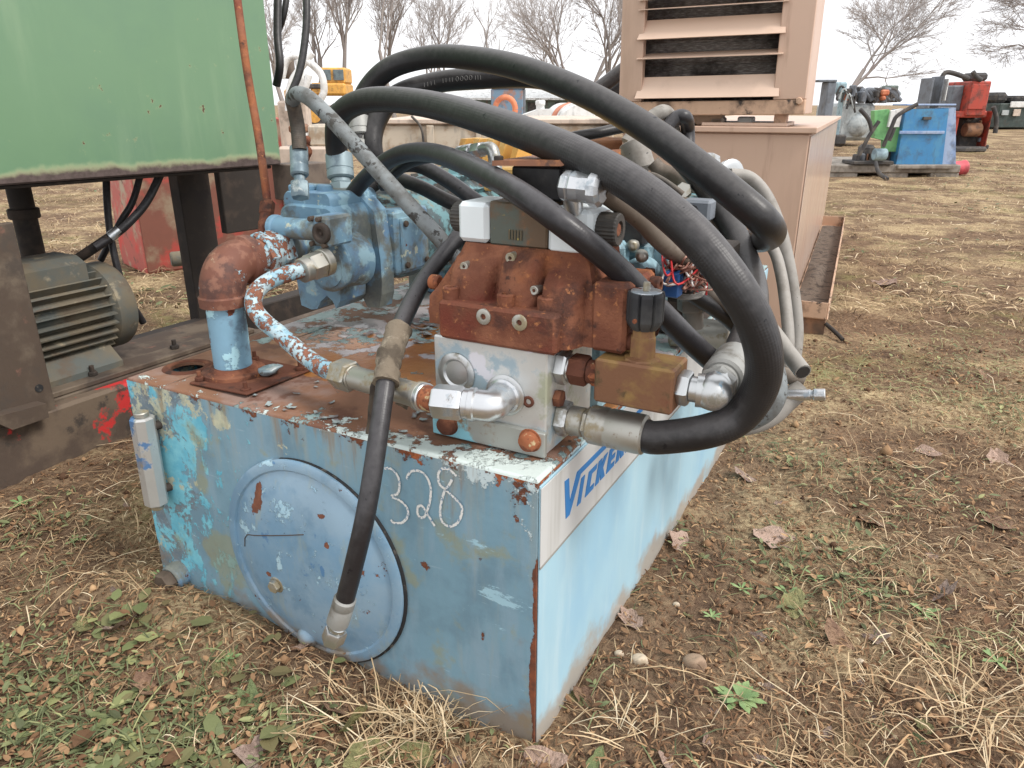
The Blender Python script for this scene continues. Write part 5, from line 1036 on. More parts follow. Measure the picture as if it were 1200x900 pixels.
for L_ in ([(1103, 92, Y), (1108, 85, Y), (1118, 86, Y), (1135, 92, Y)], [(1140, 84, Y), (1144, 90, Y), (1150, 94, Y)], [(1164, 125, Y), (1168, 140, Y), (1166, 156, Y)]): tb_(f, 'hose', 'far_dark', o, L_, .06)
for i in range(10):
    a0 = 1119 + rr0.uniform(0, 40); v0 = rr0.uniform(138, 170); bx(f, 'machine_part', rr0.choice(['far_dark', 'far_grey', 'far_brown', 'far_red']), o, a0, a0 + rr0.uniform(2, 7), v0, v0 + rr0.uniform(3, 8), Y + .35 - i * .01, .1, .02)
bx(f, 'body_panel', 'far_red', o, 1134, 1160, 99, 128, Y - .04, .03, .01)
Y = 20; f = fr_at(1098, Y); o = empty('grey_cabinets', f, 'pair of tall dark grey control cabinets standing behind the blue tank', 'cabinet')
for a0, a1, v0 in ((1083, 1094, 91), (1094.5, 1107, 89)):
    c_ = bx(f, 'cabinet', 'far_grey', o, a0, a1, v0, 160, Y, .6, .03); bx(f, 'cabinet_door', 'far_grey', c_, a0 + 1, a1 - 1, v0 + 3, 150, Y - .04, .03, .01)
bx(f, 'white_column', 'far_white', o, 1108, 1112, 92, 118, Y, .3, .05)
Y = 40; f = fr_at(1190, Y); o = empty('dark_container', f, 'dark green steel container with machinery piled on its top', 'container')
bx(f, 'container_body', 'far_container', o, 1166, 1240, 121, 150, Y, 3, .05); bx(f, 'top_engine', 'far_dark', o, 1165, 1184, 108, 121, Y + .5, 1.5, .3); bx(f, 'top_motor', 'far_dark', o, 1186, 1215, 112, 121, Y + .5, 1.2, .3); bx(f, 'snowy_sheet', 'far_white', o, 1184, 1220, 119, 126, Y - .1, .09, .02); bx(f, 'sign_plate', 'far_tan', o, 1187, 1197, 128, 136, Y - .12, .06, .01); bx(f, 'small_sign', 'far_lightgrey', o, 1174, 1183, 129, 135, Y - .12, .06, .01)
# grey tank truckish machine and light blue cylinder behind the tan enclosure
Y = 24; f = fr_at(1000, Y); o = empty('grey_vessel', f, 'light grey tank machine with round end and clutter of parts on top', 'tank')
bx(f, 'body', 'far_lightgrey', o, 980, 1028, 121, 165, Y, 2, .1); MB().lathe(f.loc(atY(1006, 147, Y)), (0, -1, 0), [(0, .33), (.06, .32), (.14, .20), (.17, .01)], 28).build('end_dome', M['far_lightgrey'], o)
rr = random.Random(4)
bx(f, 'top_box', 'far_greenwall', o, 1040, 1054, 100, 119, Y + 1, .6, .03)
for i in range(34):
    a0 = rr.uniform(980, 1052); w_ = rr.uniform(3, 11); v1 = rr.uniform(112, 122); bx(f, 'top_part', rr.choice(['far_dark', 'far_grey', 'far_orange', 'far_dark', 'far_lightgrey', 'far_wood']), o, a0, a0 + w_, v1 - rr.uniform(4, 14), v1, Y + rr.uniform(-.3, .6), .4, .04)
for i in range(14):
    a0 = rr.uniform(978, 1040); tb_(f, 'pipe', rr.choice(['far_dark', 'far_grey']), o, [(a0, 120, Y), (a0 + rr.uniform(-8, 8), 105, Y), (a0 + rr.uniform(4, 18), 108, Y), (a0 + rr.uniform(8, 22), 118, Y)], .06)
bx(f, 'wheel_block', 'far_dark', o, 982, 992, 158, 172, Y - .3, .4, .1)
Y = 22; f = fr_at(985, Y); o = empty('pale_blue_machine', f, 'pale grey blue upright narrow machine behind the tan enclosure', 'machine')
bx(f, 'column_body', 'far_lightblue', o, 981, 991, 104, 162, Y, .3, .03); bx(f, 'column_head', 'far_lightblue', o, 979, 994, 96, 110, Y - .05, .4, .04); bx(f, 'column_box', 'far_orange', o, 990, 996, 108, 118, Y - .08, .2, .02); bx(f, 'column_foot', 'far_dark', o, 978, 993, 158, 170, Y - .1, .5, .04)
for i in range(5): tb_(f, 'column_pipe', ['far_dark', 'far_lightgrey'][i % 2], o, [(980 + i * 3, 112 + i * 4, Y - .1), (986 + i * 3, 100 + i * 3, Y - .12), (994 + i * 2, 112 + i * 5, Y - .1)], .03)
Y = 18; f = fr_at(971, Y); o = empty('grey_panel_box', f, 'plain grey metal box behind the tan enclosure', 'box')
bx(f, 'box_body', 'far_grey', o, 960, 981, 96, 175, Y, .4, .02); bx(f, 'box_cap', 'far_grey', o, 959.5, 981.5, 94, 96, Y - .02, .44, .01)
# things seen between the hoses
Y = 7.5; f = fr_at(560, Y); o = empty('cream_bin', f, 'large cream steel bin seen between the black hoses', 'bin')
bx(f, 'bin_body', 'cream_box', o, 452, 720, 146, 300, Y, 2.0, .02); bx(f, 'bin_lid', 'far_tan', o, 450, 722, 140, 145.7, Y - .03, 2.06, .01); tb_(f, 'bin_cable', 'far_dark', o, [(482, 136, Y - .05), (494, 150, Y - .05), (497, 175, Y - .05)], .012)
for a0, a1 in ((505, 530), (560, 600)): bx(f, 'bin_rib', 'cream_box', o, a0, a0 + 3, 147, 300, Y - .03, .03, .005)
Y = 9; f = fr_at(592, Y); o = empty('lifting_ring', f, 'rusty orange lifting ring standing up behind the hoses', 'ring'); q = f.loc(atY(592, 126, Y)); A_ = [(q[0] + .115 * math.cos(t), q[1], q[2] - .02 + .13 * math.sin(t)) for t in np.linspace(0, 2 * math.pi, 25)]
MB().tube(A_, .032, 10).build('ring', M['far_orange'], o); b = MB(); b.box(q[0] - .07, q[0] + .07, q[1] - .06, q[1] + .06, -.02, q[2] - .13, .02); b.build('ring_post', M['far_brown'], o)
Y = 16; f = fr_at(594, Y); o = empty('blue_rusty_panel', f, 'blue grey steel panel streaked with rust beyond the lifting ring', 'panel'); bx(f, 'panel_sheet', 'far_bluerust', o, 576, 613, 104, 190, Y, .2, .02); bx(f, 'panel_edge', 'far_grey', o, 611, 616, 104, 190, Y + .02, .3, .02); bx(f, 'panel_cap', 'far_grey', o, 575, 616, 102.5, 104, Y - .02, .3, .01)
Y = 11; f = fr_at(640, Y); o = empty('white_tank', f, 'white plastic tank with capped neck seen above the hoses', 'tank'); quad = [tuple(f.loc(atY(x, y, Y))[[0, 2]]) for x, y in ((604, 210), (646, 210), (646, 128), (632, 128), (606, 137))]
b = MB(); b.prism(quad, lambda x, z: (x, 0, z), lambda x, z: (x, .8, z)); b.build('tank_body', M['far_white'], o); q = f.loc(atY(634, 128, Y)); b = MB(); b.lathe((q[0], .3, q[2] - .01), (0, 0, 1), [(0, .06), (.06, .06), (.065, .07), (.12, .07), (.13, .05)], 16); b.build('neck_cap', M['far_white'], o)
Y = 11.5; f = fr_at(680, Y); o = empty('lettered_drum', f, 'white and orange drum lying on its side with dark lettering', 'drum'); q = f.loc(atY(678, 146, Y)); b = MB(); b.lathe(q + np.array([0, .0, 0]), (-.25, 1, 0), [(0, .27), (.04, .30), (.8, .30), (.84, .27)], 28); b.build('drum_body', M['far_white'], o); b = MB(); b.lathe(q + np.array([-.05, .2, 0]), (-.25, 1, 0), [(0, .302), (.2, .304), (.25, .302)], 28, True, False); b.build('orange_band', M['far_orange'], o)
b = MB()
for i in range(5): b.box(q[0] - .075 + i * .034, q[0] - .055 + i * .034, q[1] - .012, q[1] - .002, q[2] - .02, q[2] + .04, .001)
b.build('lettering', M['far_grey'], o); b = MB(); b.box(q[0] - .3, q[0] + .3, q[1] + .2, q[1] + .6, -.02, q[2] - .29, .02); b.build('drum_stand', M['far_wood'], o)
Y = 4.6; f = fr_at(700, Y); o = empty('rusty_drum', f, 'brown rusted steel drum standing behind the hoses', 'drum'); q = f.loc(atY(698, 180, Y)); b = MB(); b.lathe((q[0], q[1] + .25, -.02), (0, 0, 1), [(0, .24), (.35, .245), (.36, .255), (.38, .245), (.68, .245), (.69, .255), (.71, .245), (.99, .24), (1.0, .25), (1.02, .25), (1.02, .235), (.98, .23)], 32); b.build('drum_body', M['far_brown'], o)
Y = 62; f = fr_at(640, Y); o = empty('long_shed', f, 'long low shed with pale roof and dark doorways across the yard', 'building'); wall = bx(f, 'shed_wall', 'far_greenwall', o, 500, 760, 114, 150, Y, 8, .05)
for a0, a1 in ((532, 545), (556, 566), (618, 636), (650, 660), (668, 676), (690, 704)): bx(f, 'doorway', 'far_dark', wall, a0, a1, 120, 150, Y - .06, .05, .01)
for a0 in (548, 570, 612, 640, 664, 682, 710): bx(f, 'shed_post', 'far_wood', wall, a0, a0 + 1.5, 114, 150, Y - .3, .1, .01)
q0_ = f.loc(atY(498, 114, Y)); q1_ = f.loc(atY(762, 105, Y)); b = MB(); b.prism([(-.6, q0_[2] - .05), (4.2, q1_[2] + .4), (9, q0_[2] - .05), (9, q0_[2] - .2), (4.2, q1_[2] + .2), (-.6, q0_[2] - .2)], lambda y, z: (q0_[0], y, z), lambda y, z: (q1_[0], y, z)); b.build('shed_roof', M['far_roof'], o)
# wheel loader
Y = 38; f = fr_at(390, Y); o = empty('yellow_loader', f, 'yellow wheel loader with glazed cab parked across the yard', 'loader')
bx(f, 'rear_body', 'far_yellow', o, 364, 404, 97, 112, Y, 2, .1); cab = bx(f, 'cab', 'far_yellow', o, 376, 404, 79, 98, Y + .2, 1.6, .08)
for a0, a1 in ((378, 387), (391, 402)): bx(f, 'cab_window', 'far_glass', cab, a0, a1, 81.5, 94, Y + .14, .05, .01)
for a0 in (368, 398):
    q = f.loc(atY(a0, 121, Y)); w_ = MB().cyl((q[0], -.1, .65), (q[0], .4, .65), .66, 24, bev=.08).build('wheel', M['far_dark'], o); MB().cyl((q[0], -.13, .65), (q[0], -.09, .65), .3, 16).build('rim', M['far_yellow'], w_)
bx(f, 'loader_arm', 'far_dark', o, 350, 376, 98, 104, Y - .1, .4, .05); bx(f, 'bucket', 'far_yellow', o, 334, 350, 104, 126, Y - .4, 1.5, .1)
# pale bent pipes and small stacked boxes between the green machine and hoses
Y = 12; f = fr_at(350, Y); o = empty('pale_pipe_rack', f, 'rack of pale bent pipes standing beyond the green machine', 'rack')
for L_ in ([(338, 130, Y), (340, 100, Y), (352, 80, Y), (366, 62, Y)], [(330, 92, Y), (336, 70, Y), (350, 66, Y), (366, 76, Y), (377, 88, Y), (380, 106, Y), (376, 116, Y)], [(345, 128, Y), (356, 108, Y), (362, 88, Y)], [(352, 120, Y), (353, 90, Y), (349, 70, Y)]): tb_(f, 'bent_pipe', 'far_white', o, L_, .055)
bx(f, 'rack_foot', 'far_tan', o, 332, 356, 118, 195, Y + .2, .4, .03); bx(f, 'rack_block', 'far_wood', o, 328, 339, 66, 92, Y + .1, .3, .05)
Y = 6.3; f = fr_at(370, Y); o = empty('crate_stack', f, 'stack of worn tan boxes and rusty castings beyond the pump', 'crate stack')
zz = [(338, 392, 172, 215, 'far_tan'), (342, 360, 157, 172, 'far_white'), (362, 392, 146, 172, 'cream_box'), (338, 352, 146, 157, 'far_brown'), (352, 390, 200, 240, 'far_wood')]
for i, (a0, a1, v0, v1, mt) in enumerate(zz): bx(f, 'box', mt, o, a0, a1, v0, v1 if i else 300, Y + .03 * i, .3, .02)
for i in range(5): q = f.loc(atY(356 + rr.uniform(-8, 8), 165 + i * 6, Y - .1)); MB().ball(q, .05, 10, 6).jitter(.02, 12).build('casting_lump', M['rust_dark'], o)

# ================================================================== bare trees
def seg(mb, P, n):
    d = P[-1, :3] - P[0, :3]; d /= np.linalg.norm(d); u = np.cross(d, (0, 0, 1) if abs(d[2]) < .9 else (1, 0, 0)); u /= np.linalg.norm(u); w = np.cross(d, u); b0 = len(mb.v); m = len(P)
    g = np.arange(n) * 2 * math.pi / n; ring = np.cos(g)[:, None] * u + np.sin(g)[:, None] * w
    mb.v += [tuple(q) for q in (P[:, None, :3] + ring[None] * P[:, None, 3:4]).reshape(-1, 3).tolist()]
    for i in range(m - 1):
        for k in range(n):
            k2 = (k + 1) % n; mb.f.append([b0 + i * n + k, b0 + i * n + k2, b0 + (i + 1) * n + k2, b0 + (i + 1) * n + k]); mb.sm.append(True); mb.uv.append(None)
def tree(px, Y, hgt, spread, seed, lean=0.0, label='bare tree', levels=5, forks=3, base=.0, trunk=.16, group=None, up=.5):
    rt = random.Random(seed); p = atY(px, 122, Y); fr = Frame((p[0], p[1]), 0)
    o = empty('bare_tree', fr, label, 'tree', group); bt = MB(); tw = MB()
    k = Y / F                                                      # one pixel in metres
    def grow(p, d, L, r, lv):
        n = 3 if lv < 4 else 2; pts = [p]; dd = d.copy()
        for i in range(n):
            dd = dd + np.array([rt.gauss(0, .13), rt.gauss(0, .13), rt.gauss(0, .08) + .05 * up]); dd /= np.linalg.norm(dd); pts.append(pts[-1] + dd * L / n)
        r1 = r * .68; P = np.array([[*q, r + (r1 - r) * i / n] for i, q in enumerate(pts)])
        seg(bt if lv <= 2 else tw, P, 6 if lv <= 1 else (4 if lv <= 3 else 3))
        if lv >= levels: return
        m = forks + (1 if lv >= 2 else 0) + (rt.random() < .4)
        for j in range(int(m)):
            t = (rt.uniform(.45, 1.0) if lv else rt.uniform(.7, 1.0)) if j else 1.0; q = pts[-1] if t > .95 else pts[max(1, int(t * n))]
            ax_ = np.array([rt.gauss(0, 1), rt.gauss(0, 1), rt.gauss(0, .5)]); ax_ -= dd * (ax_ @ dd); ax_ /= np.linalg.norm(ax_)
            an = rt.uniform(.25, .95) * spread * (.45 if j == 0 else 1) * (.7 if lv == 0 else 1); nd = dd * math.cos(an) + ax_ * math.sin(an) + np.array([0, 0, .12 * up]); nd /= np.linalg.norm(nd)
            grow(q, nd, L * rt.uniform(.60, .84), max(r1 * rt.uniform(.55, .85), k * .16), lv + 1)
    grow(np.array([0, 0, -.1]), np.array([lean, 0, 1.0]) / math.hypot(lean, 1), hgt * .30, trunk, 0)
    tr_ = bt.build('trunk', M['bark'], o, fixn=False); tw.build('crown', M['twig'], o, fixn=False); return o
GT = 'bare trees along the far edge of the yard'
lb = ['bare tree behind the pale pipe rack beside the green machine', 'bare tree rising behind the yellow loader', 'slender bare tree behind the arching black hoses', 'thin lone bare tree above the blue rusty panel', 'bare tree behind the long shed next to the tan enclosure']
tree(980, 38, 11.5, .85, 8, .40, 'spreading bare tree leaning right behind the tan enclosure', 6, 3, trunk=.15, up=.3)
tree(1225, 40, 12, 1.0, 22, -.12, 'wide dense bare tree above the dark container', 6, 3, trunk=.2, up=.15)
for i, (px, Y, h_, s_, l_, fk) in enumerate(((338, 62, 15, .8, -.1, 3), (374, 70, 17, .7, .05, 3), (405, 66, 19, .55, .0, 3), (440, 75, 20, .55, .06, 3), (462, 64, 18, .5, -.04, 2), (505, 80, 15, .7, .0, 3), (520, 85, 16, .6, .1, 2), (574, 72, 14, .6, -.02, 2), (672, 58, 13, .75, -.1, 3), (690, 64, 16, .6, .0, 3), (712, 60, 15, .7, .1, 3), (725, 55, 14, .8, -.1, 3), (648, 75, 12, .8, -.2, 2))):
    tree(px, Y, h_, s_ * 1.2, 40 + i, l_, lb[0] if px < 345 else lb[1] if px < 420 else lb[2] if px < 530 else lb[3] if px < 600 else lb[4], 5, fk, trunk=.15 + .004 * h_, group=GT, up=.55)
# ================================================================== ground
def vn(x, y, seed):
    xi = np.floor(x).astype(np.int64); yi = np.floor(y).astype(np.int64); fx_ = x - xi; fy_ = y - yi; fx_ = fx_ * fx_ * (3 - 2 * fx_); fy_ = fy_ * fy_ * (3 - 2 * fy_)
    def h(a, b): n = (a * 374761393 + b * 668265263 + seed * 982451653) & 0x7fffffff; n = ((n ^ (n >> 13)) * 1274126177) & 0x7fffffff; return ((n ^ (n >> 16)) & 0xffff) / 65535.0
    return (h(xi, yi) * (1 - fx_) + h(xi + 1, yi) * fx_) * (1 - fy_) + (h(xi, yi + 1) * (1 - fx_) + h(xi + 1, yi + 1) * fx_) * fy_
def fbm(x, y, s, seed, o=4):
    v = 0; a = .5
    for i in range(o): v = v + a * vn(x * s * 2 ** i, y * s * 2 ** i, seed + i); a *= .5
    return v
def tloc(x, y):
    dx, dy = x - U.o[0], y - U.o[1]; return dx * U.ux[0] + dy * U.ux[1], dx * U.uy[0] + dy * U.uy[1]
def gh(x, y):
    x = np.asarray(x, float); y = np.asarray(y, float)
    near = np.clip(1 - (np.hypot(x, y) - 4) / 6, .15, 1)
    z = (fbm(x, y, 1.3, 3, 3) - .44) * .06 + (fbm(x, y, 9, 9, 4) - .47) * .036 * near + (fbm(x, y, 36, 19, 2) - .37) * .016 * near
    a, b_ = tloc(x, y)
    mound = np.exp(-((b_ + .10) / .14) ** 2) * np.clip((-.25 - a) / .35, 0, 1) * np.clip((a + 1.45) / .3, 0, 1)      # soil banked against the tank front
    dip = np.exp(-((b_ + .05) / .12) ** 2) * np.exp(-((a + .05) / .15) ** 2)
    return z - .012 + .055 * mound - .004 * dip
ys = [-4, -2.5, -1.5, -.8, -.3]; y = 0.0; step = .013
while y < 900:
    ys.append(y); y += step
    if y > 3.2: step *= 1.045
ys = np.array(ys); nx = 300; ts = np.linspace(-1, 1, nx); ts = np.sign(ts) * np.abs(ts) ** 1.15
X = np.array([ts * max(3.2, 1.3 * yy + 1.5) for yy in ys]); Yg = np.repeat(ys[:, None], nx, 1); Zg = gh(X, Yg); Zg = np.where(Yg > 40, 0, Zg)
V = np.stack([X, Yg, Zg], -1).reshape(-1, 3); ny = len(ys)
I = np.arange(ny * nx).reshape(ny, nx); Q = np.stack([I[:-1, :-1], I[:-1, 1:], I[1:, 1:], I[1:, :-1]], -1).reshape(-1, 4)
def npmesh(name, V, Q, mat, attr=None, smooth=True, parent=None):
    me = bpy.data.meshes.new(name); n = Q.shape[1]; me.vertices.add(len(V)); me.vertices.foreach_set('co', V.astype(np.float32).ravel()); me.loops.add(Q.size); me.loops.foreach_set('vertex_index', Q.astype(np.int32).ravel())
    me.polygons.add(len(Q)); me.polygons.foreach_set('loop_start', np.arange(0, Q.size, n, dtype=np.int32)); me.polygons.foreach_set('loop_total', np.full(len(Q), n, np.int32)); me.polygons.foreach_set('use_smooth', np.full(len(Q), smooth))
    if attr is not None: a = me.attributes.new('tone', 'FLOAT', 'POINT'); a.data.foreach_set('value', attr.astype(np.float32))
    me.update(); me.validate(); me.materials.append(mat); o = bpy.data.objects.new(name, me); col.objects.link(o)
    if parent: o.parent = parent
    return o
def ground_mat():
    N = NT('ground'); co = N.coord(); X = N.sep(co)
    n1 = N.noise(co, 1.6, 6, .6); n2 = N.noise(N.coord('Object', (1, 1, 1), (7, 3, 0)), 7, 7, .68); n3 = N.noise(co, 55, 5, .7); n4 = N.noise(N.coord('Object', (1, 1, 1), (1, 9, 0)), .7, 5, .6)
    n5 = N.noise(N.coord('Object', (1, 1, 1), (3, 1, 4)), 170, 3, .6)
    c = N.mix(N.step(n2, .3, .7), lin((88, 68, 54)), lin((136, 110, 86)))
    c = N.mix(N.math('MULTIPLY', N.step(n3, .45, .75), .7), c, lin((150, 126, 98)))
    c = N.mix(N.math('MULTIPLY', N.step(n3, .50, .28), .55), c, lin((54, 40, 31)))
    c = N.mix(N.math('MULTIPLY', N.step(n5, .62, .72), .6), c, lin((168, 150, 124)))
    far = N.step(X[1], 3, 14)
    straw = N.math('MULTIPLY', N.step(N.math('ADD', n1, N.math('MULTIPLY', far, .06)), .46, .66), .85)
    c = N.mix(straw, c, N.mix(N.step(n3, .35, .65), lin((132, 108, 80)), lin((206, 184, 142))))
    gr = N.math('MULTIPLY', N.step(n4, .52, .66), N.step(n2, .40, .62)); c = N.mix(N.math('MULTIPLY', gr, .7), c, lin((124, 122, 74)))
    pt = N.step(N.noise(N.coord('Object', (1, 1, 1), (11, 4, 2)), .45, 6, .7), .50, .60); c = N.mix(N.math('MULTIPLY', pt, N.math('MULTIPLY', far, .75)), c, N.mix(n3, lin((92, 72, 54)), lin((128, 104, 80))))
    N.link(c, N.b.inputs['Base Color']); N.b.inputs['Roughness'].default_value = .95; N.b.inputs['Specular IOR Level'].default_value = .15
    bp = N.new('ShaderNodeBump'); bp.inputs['Distance'].default_value = .012; N.link(N.math('ADD', N.math('ADD', n3, N.math('MULTIPLY', n5, .4)), N.math('MULTIPLY', n2, .8)), bp.inputs['Height']); N.link(bp.outputs[0], N.b.inputs['Normal'])
    return N.m
ground = npmesh('ground', V, Q, ground_mat()); tag(ground, kind='structure')
def tone_mat(name, stops, rough=.8, trans=.0):
    N = NT(name); a = N.new('ShaderNodeAttribute'); a.attribute_name = 'tone'; r = N.new('ShaderNodeValToRGB'); el = r.color_ramp.elements
    for i, (p, c_) in enumerate(stops):
        e = el[i] if i < 2 else el.new(p); e.position = p; e.color = lin(c_)
    N.link(a.outputs['Fac'], r.inputs[0]); N.link(r.outputs[0], N.b.inputs['Base Color']); N.b.inputs['Roughness'].default_value = rough; N.b.inputs['Specular IOR Level'].default_value = .25
    return N.m
M['straw'] = tone_mat('straw', [(0, (92, 74, 58)), (1, (224, 206, 174)), (.45, (148, 122, 92)), (.75, (194, 168, 130))])
M['weed'] = tone_mat('weed', [(0, (74, 78, 52)), (1, (158, 156, 106)), (.4, (98, 104, 70)), (.7, (122, 128, 88))], .6)
M['broadleaf'] = tone_mat('broadleaf', [(0, (104, 76, 54)), (1, (150, 150, 98)), (.3, (112, 104, 70)), (.65, (104, 112, 72))], .65)
M['litter'] = tone_mat('litter', [(0, (70, 50, 38)), (1, (188, 152, 112)), (.5, (122, 90, 64))], .9)
def outside(x, y):
    a, b_ = tloc(x, y); ok = ~((a > -TW - .01) & (a < .012) & (b_ > -.008) & (b_ < TL))
    for fr, x0, x1, y0, y1 in ((S, -1.1, .02, -1.3, 2.7), (T, -1, .23, -.02, 4.3)):
        dx, dy = x - fr.o[0], y - fr.o[1]; u = dx * fr.ux[0] + dy * fr.ux[1]; v = dx * fr.uy[0] + dy * fr.uy[1]; ok &= ~((u > x0) & (u < x1) & (v > y0) & (v < y1))
    return ok
def scatter(n, y0, y1, dens, p=1.6):
    y = y0 + (y1 - y0) * rng.random(n) ** p; x = (rng.random(n) * 2 - 1) * (.80 * y + .55); k = (rng.random(n) < dens(x, y)) & outside(x, y); return x[k], y[k]
def strips(name, x, y, Lm, Wm, mat, lift=.012, arch=.4, tone=None, stand=0.0, az=None):
    n = len(x); L = Lm * np.exp(rng.normal(0, .45, n)); a = rng.random(n) * 2 * math.pi if az is None else az; cv = rng.normal(0, .38, n); m = 4; V = np.zeros((n, m, 2, 3)); z0 = gh(x, y); el = rng.random(n) * stand
    cx_, cy_ = x.copy(), y.copy(); hz = lift * rng.random(n); h1 = rng.normal(0, 1, n) * arch
    for i in range(m):
        t = i / (m - 1); aa = a + cv * (t - .5)
        if i: cx_ = cx_ + np.cos(aa) * np.cos(el) * L / (m - 1); cy_ = cy_ + np.sin(aa) * np.cos(el) * L / (m - 1)
        zg = gh(cx_, cy_) if stand == 0 else z0; zz = zg + .002 + hz + np.abs(h1) * L * .35 * math.sin(math.pi * t) + np.sin(el) * L * t - (stand > 0) * .25 * L * t * t * el
        w = Wm * (.35 + .65 * math.sin(math.pi * (.15 + .75 * t))) * .5; px_ = -np.sin(aa) * w; py_ = np.cos(aa) * w
        V[:, i, 0] = np.stack([cx_ + px_, cy_ + py_, zz], -1); V[:, i, 1] = np.stack([cx_ - px_, cy_ - py_, zz + w * .5], -1)
    b0 = (np.arange(n) * m * 2)[:, None]; Q = np.concatenate([b0 + np.array([[2 * i, 2 * i + 1, 2 * i + 3, 2 * i + 2]]) for i in range(m - 1)], 0)
    tn = np.clip(rng.normal(.5, .24, n) if tone is None else tone + rng.normal(0, .15, n), 0, 1)
    return npmesh(name, V.reshape(-1, 3), Q, mat, np.repeat(tn, m * 2))
def leaflets(name, x, y, Lm, mat, tilt=.35, tone=None, wr=.42):
    n = len(x); L = Lm * np.exp(np.clip(rng.normal(0, .35, n), -.9, .6)); a = rng.random(n) * 2 * math.pi; el = np.abs(rng.normal(0, tilt, n)); z = gh(x, y) + .003 + rng.random(n) * .012; V = np.zeros((n, 8, 3)); fold = rng.uniform(-.1, .35, n)
    for k, (u, v) in enumerate(((0, 0), (.33, -1), (.33, 0), (.33, 1), (.7, -.85), (.72, 0), (.7, .85), (1, 0))):
        w = v * L * wr * .5; lu = u * L; dz = np.sin(el) * lu - .35 * el * L * u * u + np.abs(v) * fold * L * .25
        V[:, k] = np.stack([x + np.cos(a) * np.cos(el) * lu - np.sin(a) * w, y + np.sin(a) * np.cos(el) * lu + np.cos(a) * w, z + dz], -1)
    b0 = (np.arange(n) * 8)[:, None]; T3 = np.array([[0, 1, 2], [0, 2, 3], [1, 4, 2], [2, 4, 5], [2, 5, 6], [2, 6, 3], [4, 7, 5], [5, 7, 6]])
    Q = np.concatenate([b0 + t[None] for t in T3], 0); tn = np.clip(rng.normal(.5, .25, n) if tone is None else tone + rng.normal(0, .15, n), 0, 1)
    return npmesh(name, V.reshape(-1, 3), Q, mat, np.repeat(tn, 8), False)
def gpt(px, py): p = gz(px, py, 0); return p[0], p[1]
def blob(x, y, pts):
    v = 0
    for (px, py, r) in pts: a, b_ = gpt(px, py); v = v + np.exp(-((x - a) ** 2 + (y - b_) ** 2) / (2 * r * r))
    return v
WEEDY = [(60, 870, .16), (200, 860, .16), (330, 880, .12), (20, 800, .15), (1040, 700, .08), (960, 660, .10), (1120, 560, .2), (1180, 480, .25), (900, 520, .1), (1100, 430, .3), (60, 600, .12), (1190, 780, .1), (1000, 560, .15)]
STRAWY = [(960, 560, .25), (1120, 640, .3), (1150, 820, .16), (880, 560, .12), (470, 860, .10), (300, 830, .1), (1050, 480, .4), (180, 620, .2), (1180, 700, .2)]
dens_s = lambda x, y: np.clip((.04 + .8 * np.clip((fbm(x, y, 1.7, 31) - .44) / .10, 0, 1) + .5 * blob(x, y, STRAWY)) * (.25 + 1.1 * np.clip((fbm(x, y, 7, 41) - .36) / .2, 0, 1)) + .03 * y, 0, 1)
dens_s0 = dens_s
def dens_s(x, y):
    a, b_ = tloc(x, y); path = np.exp(-(np.clip(np.abs(a - .22) - .14, 0, 9) / .10) ** 2) * (b_ > -.25)      # trodden bare strip beside the tank
    return dens_s0(x, y) * (1 - .75 * path)
dens_w = lambda x, y: np.clip(2.2 * (fbm(x, y, 2.2, 77) - .56) + .62 * blob(x, y, WEEDY) * (.3 + 1.4 * fbm(x, y, 9, 55)), 0, 1)
def st(o): return tag(o, kind='stuff')
x, y = scatter(110000, .55, 6.5, lambda x, y: np.clip(dens_s(x, y) * .68 + .02, 0, 1)); o = st(strips('dead_grass', x, y, .034, .0019, M['straw'], .010)); tag(o, 'matted dead straw grass lying over the soil', 'dead grass')
x, y = scatter(2000, .55, 5.0, dens_s); o = st(strips('straw_stalks', x, y, .12, .0026, M['straw'], .020, .35, tone=.72)); tag(o, 'long pale straw stalks strewn over the soil', 'straw')
x, y = scatter(60000, 4.5, 26, lambda x, y: np.clip(dens_s(x, y) + .15, 0, 1), 1.3); o = st(strips('far_dead_grass', x, y, .07, .007, M['straw'], .03)); tag(o, 'dead tan grass covering the far yard', 'dead grass')
x, y = scatter(80000, .5, 4.5, lambda x, y: .6 + 0 * x); o = st(strips('soil_litter', x, y, .016, .0035, M['litter'], .006)); tag(o, 'fine dark plant litter and crumbs on the soil', 'plant litter')
x, y = scatter(26000, .5, 5.0, dens_w); o = st(leaflets('weed_cover', x, y, .021, M['weed'], .45)); tag(o, 'low green weeds in patches over the soil', 'weeds')
x, y = scatter(30000, .5, 4, lambda x, y: np.clip(dens_w(x, y) + .03, 0, 1)); o = st(strips('green_grass', x, y, .045, .003, M['weed'], .01, .5)); tag(o, 'short green grass blades among the weeds', 'grass')
x, y = scatter(16000, 4.5, 24, lambda x, y: np.clip(3.0 * (fbm(x, y, .8, 91) - .46), 0, 1), 1.3); o = st(leaflets('far_weeds', x, y, .06, M['weed'])); tag(o, 'green weed patches in the far yard', 'weeds')
x, y = scatter(26000, .5, 4.5, lambda x, y: np.clip(.10 + .9 * dens_w(x, y), 0, 1)); o = st(leaflets('dead_leaf_litter', x, y, .020, M['litter'], .4, tone=.6)); tag(o, 'small crumpled brown leaf scraps among the weeds', 'leaf litter')
x, y = scatter(30000, 4.0, 20, lambda x, y: np.clip(.15 + 2.0 * (fbm(x, y, 1.1, 131) - .45), 0, 1), 1.3); o = st(strips('standing_dead_grass', x, y, .06, .005, M['straw'], .01, .3, stand=1.0)); tag(o, 'short standing dead grass tufts in the yard', 'dead grass')
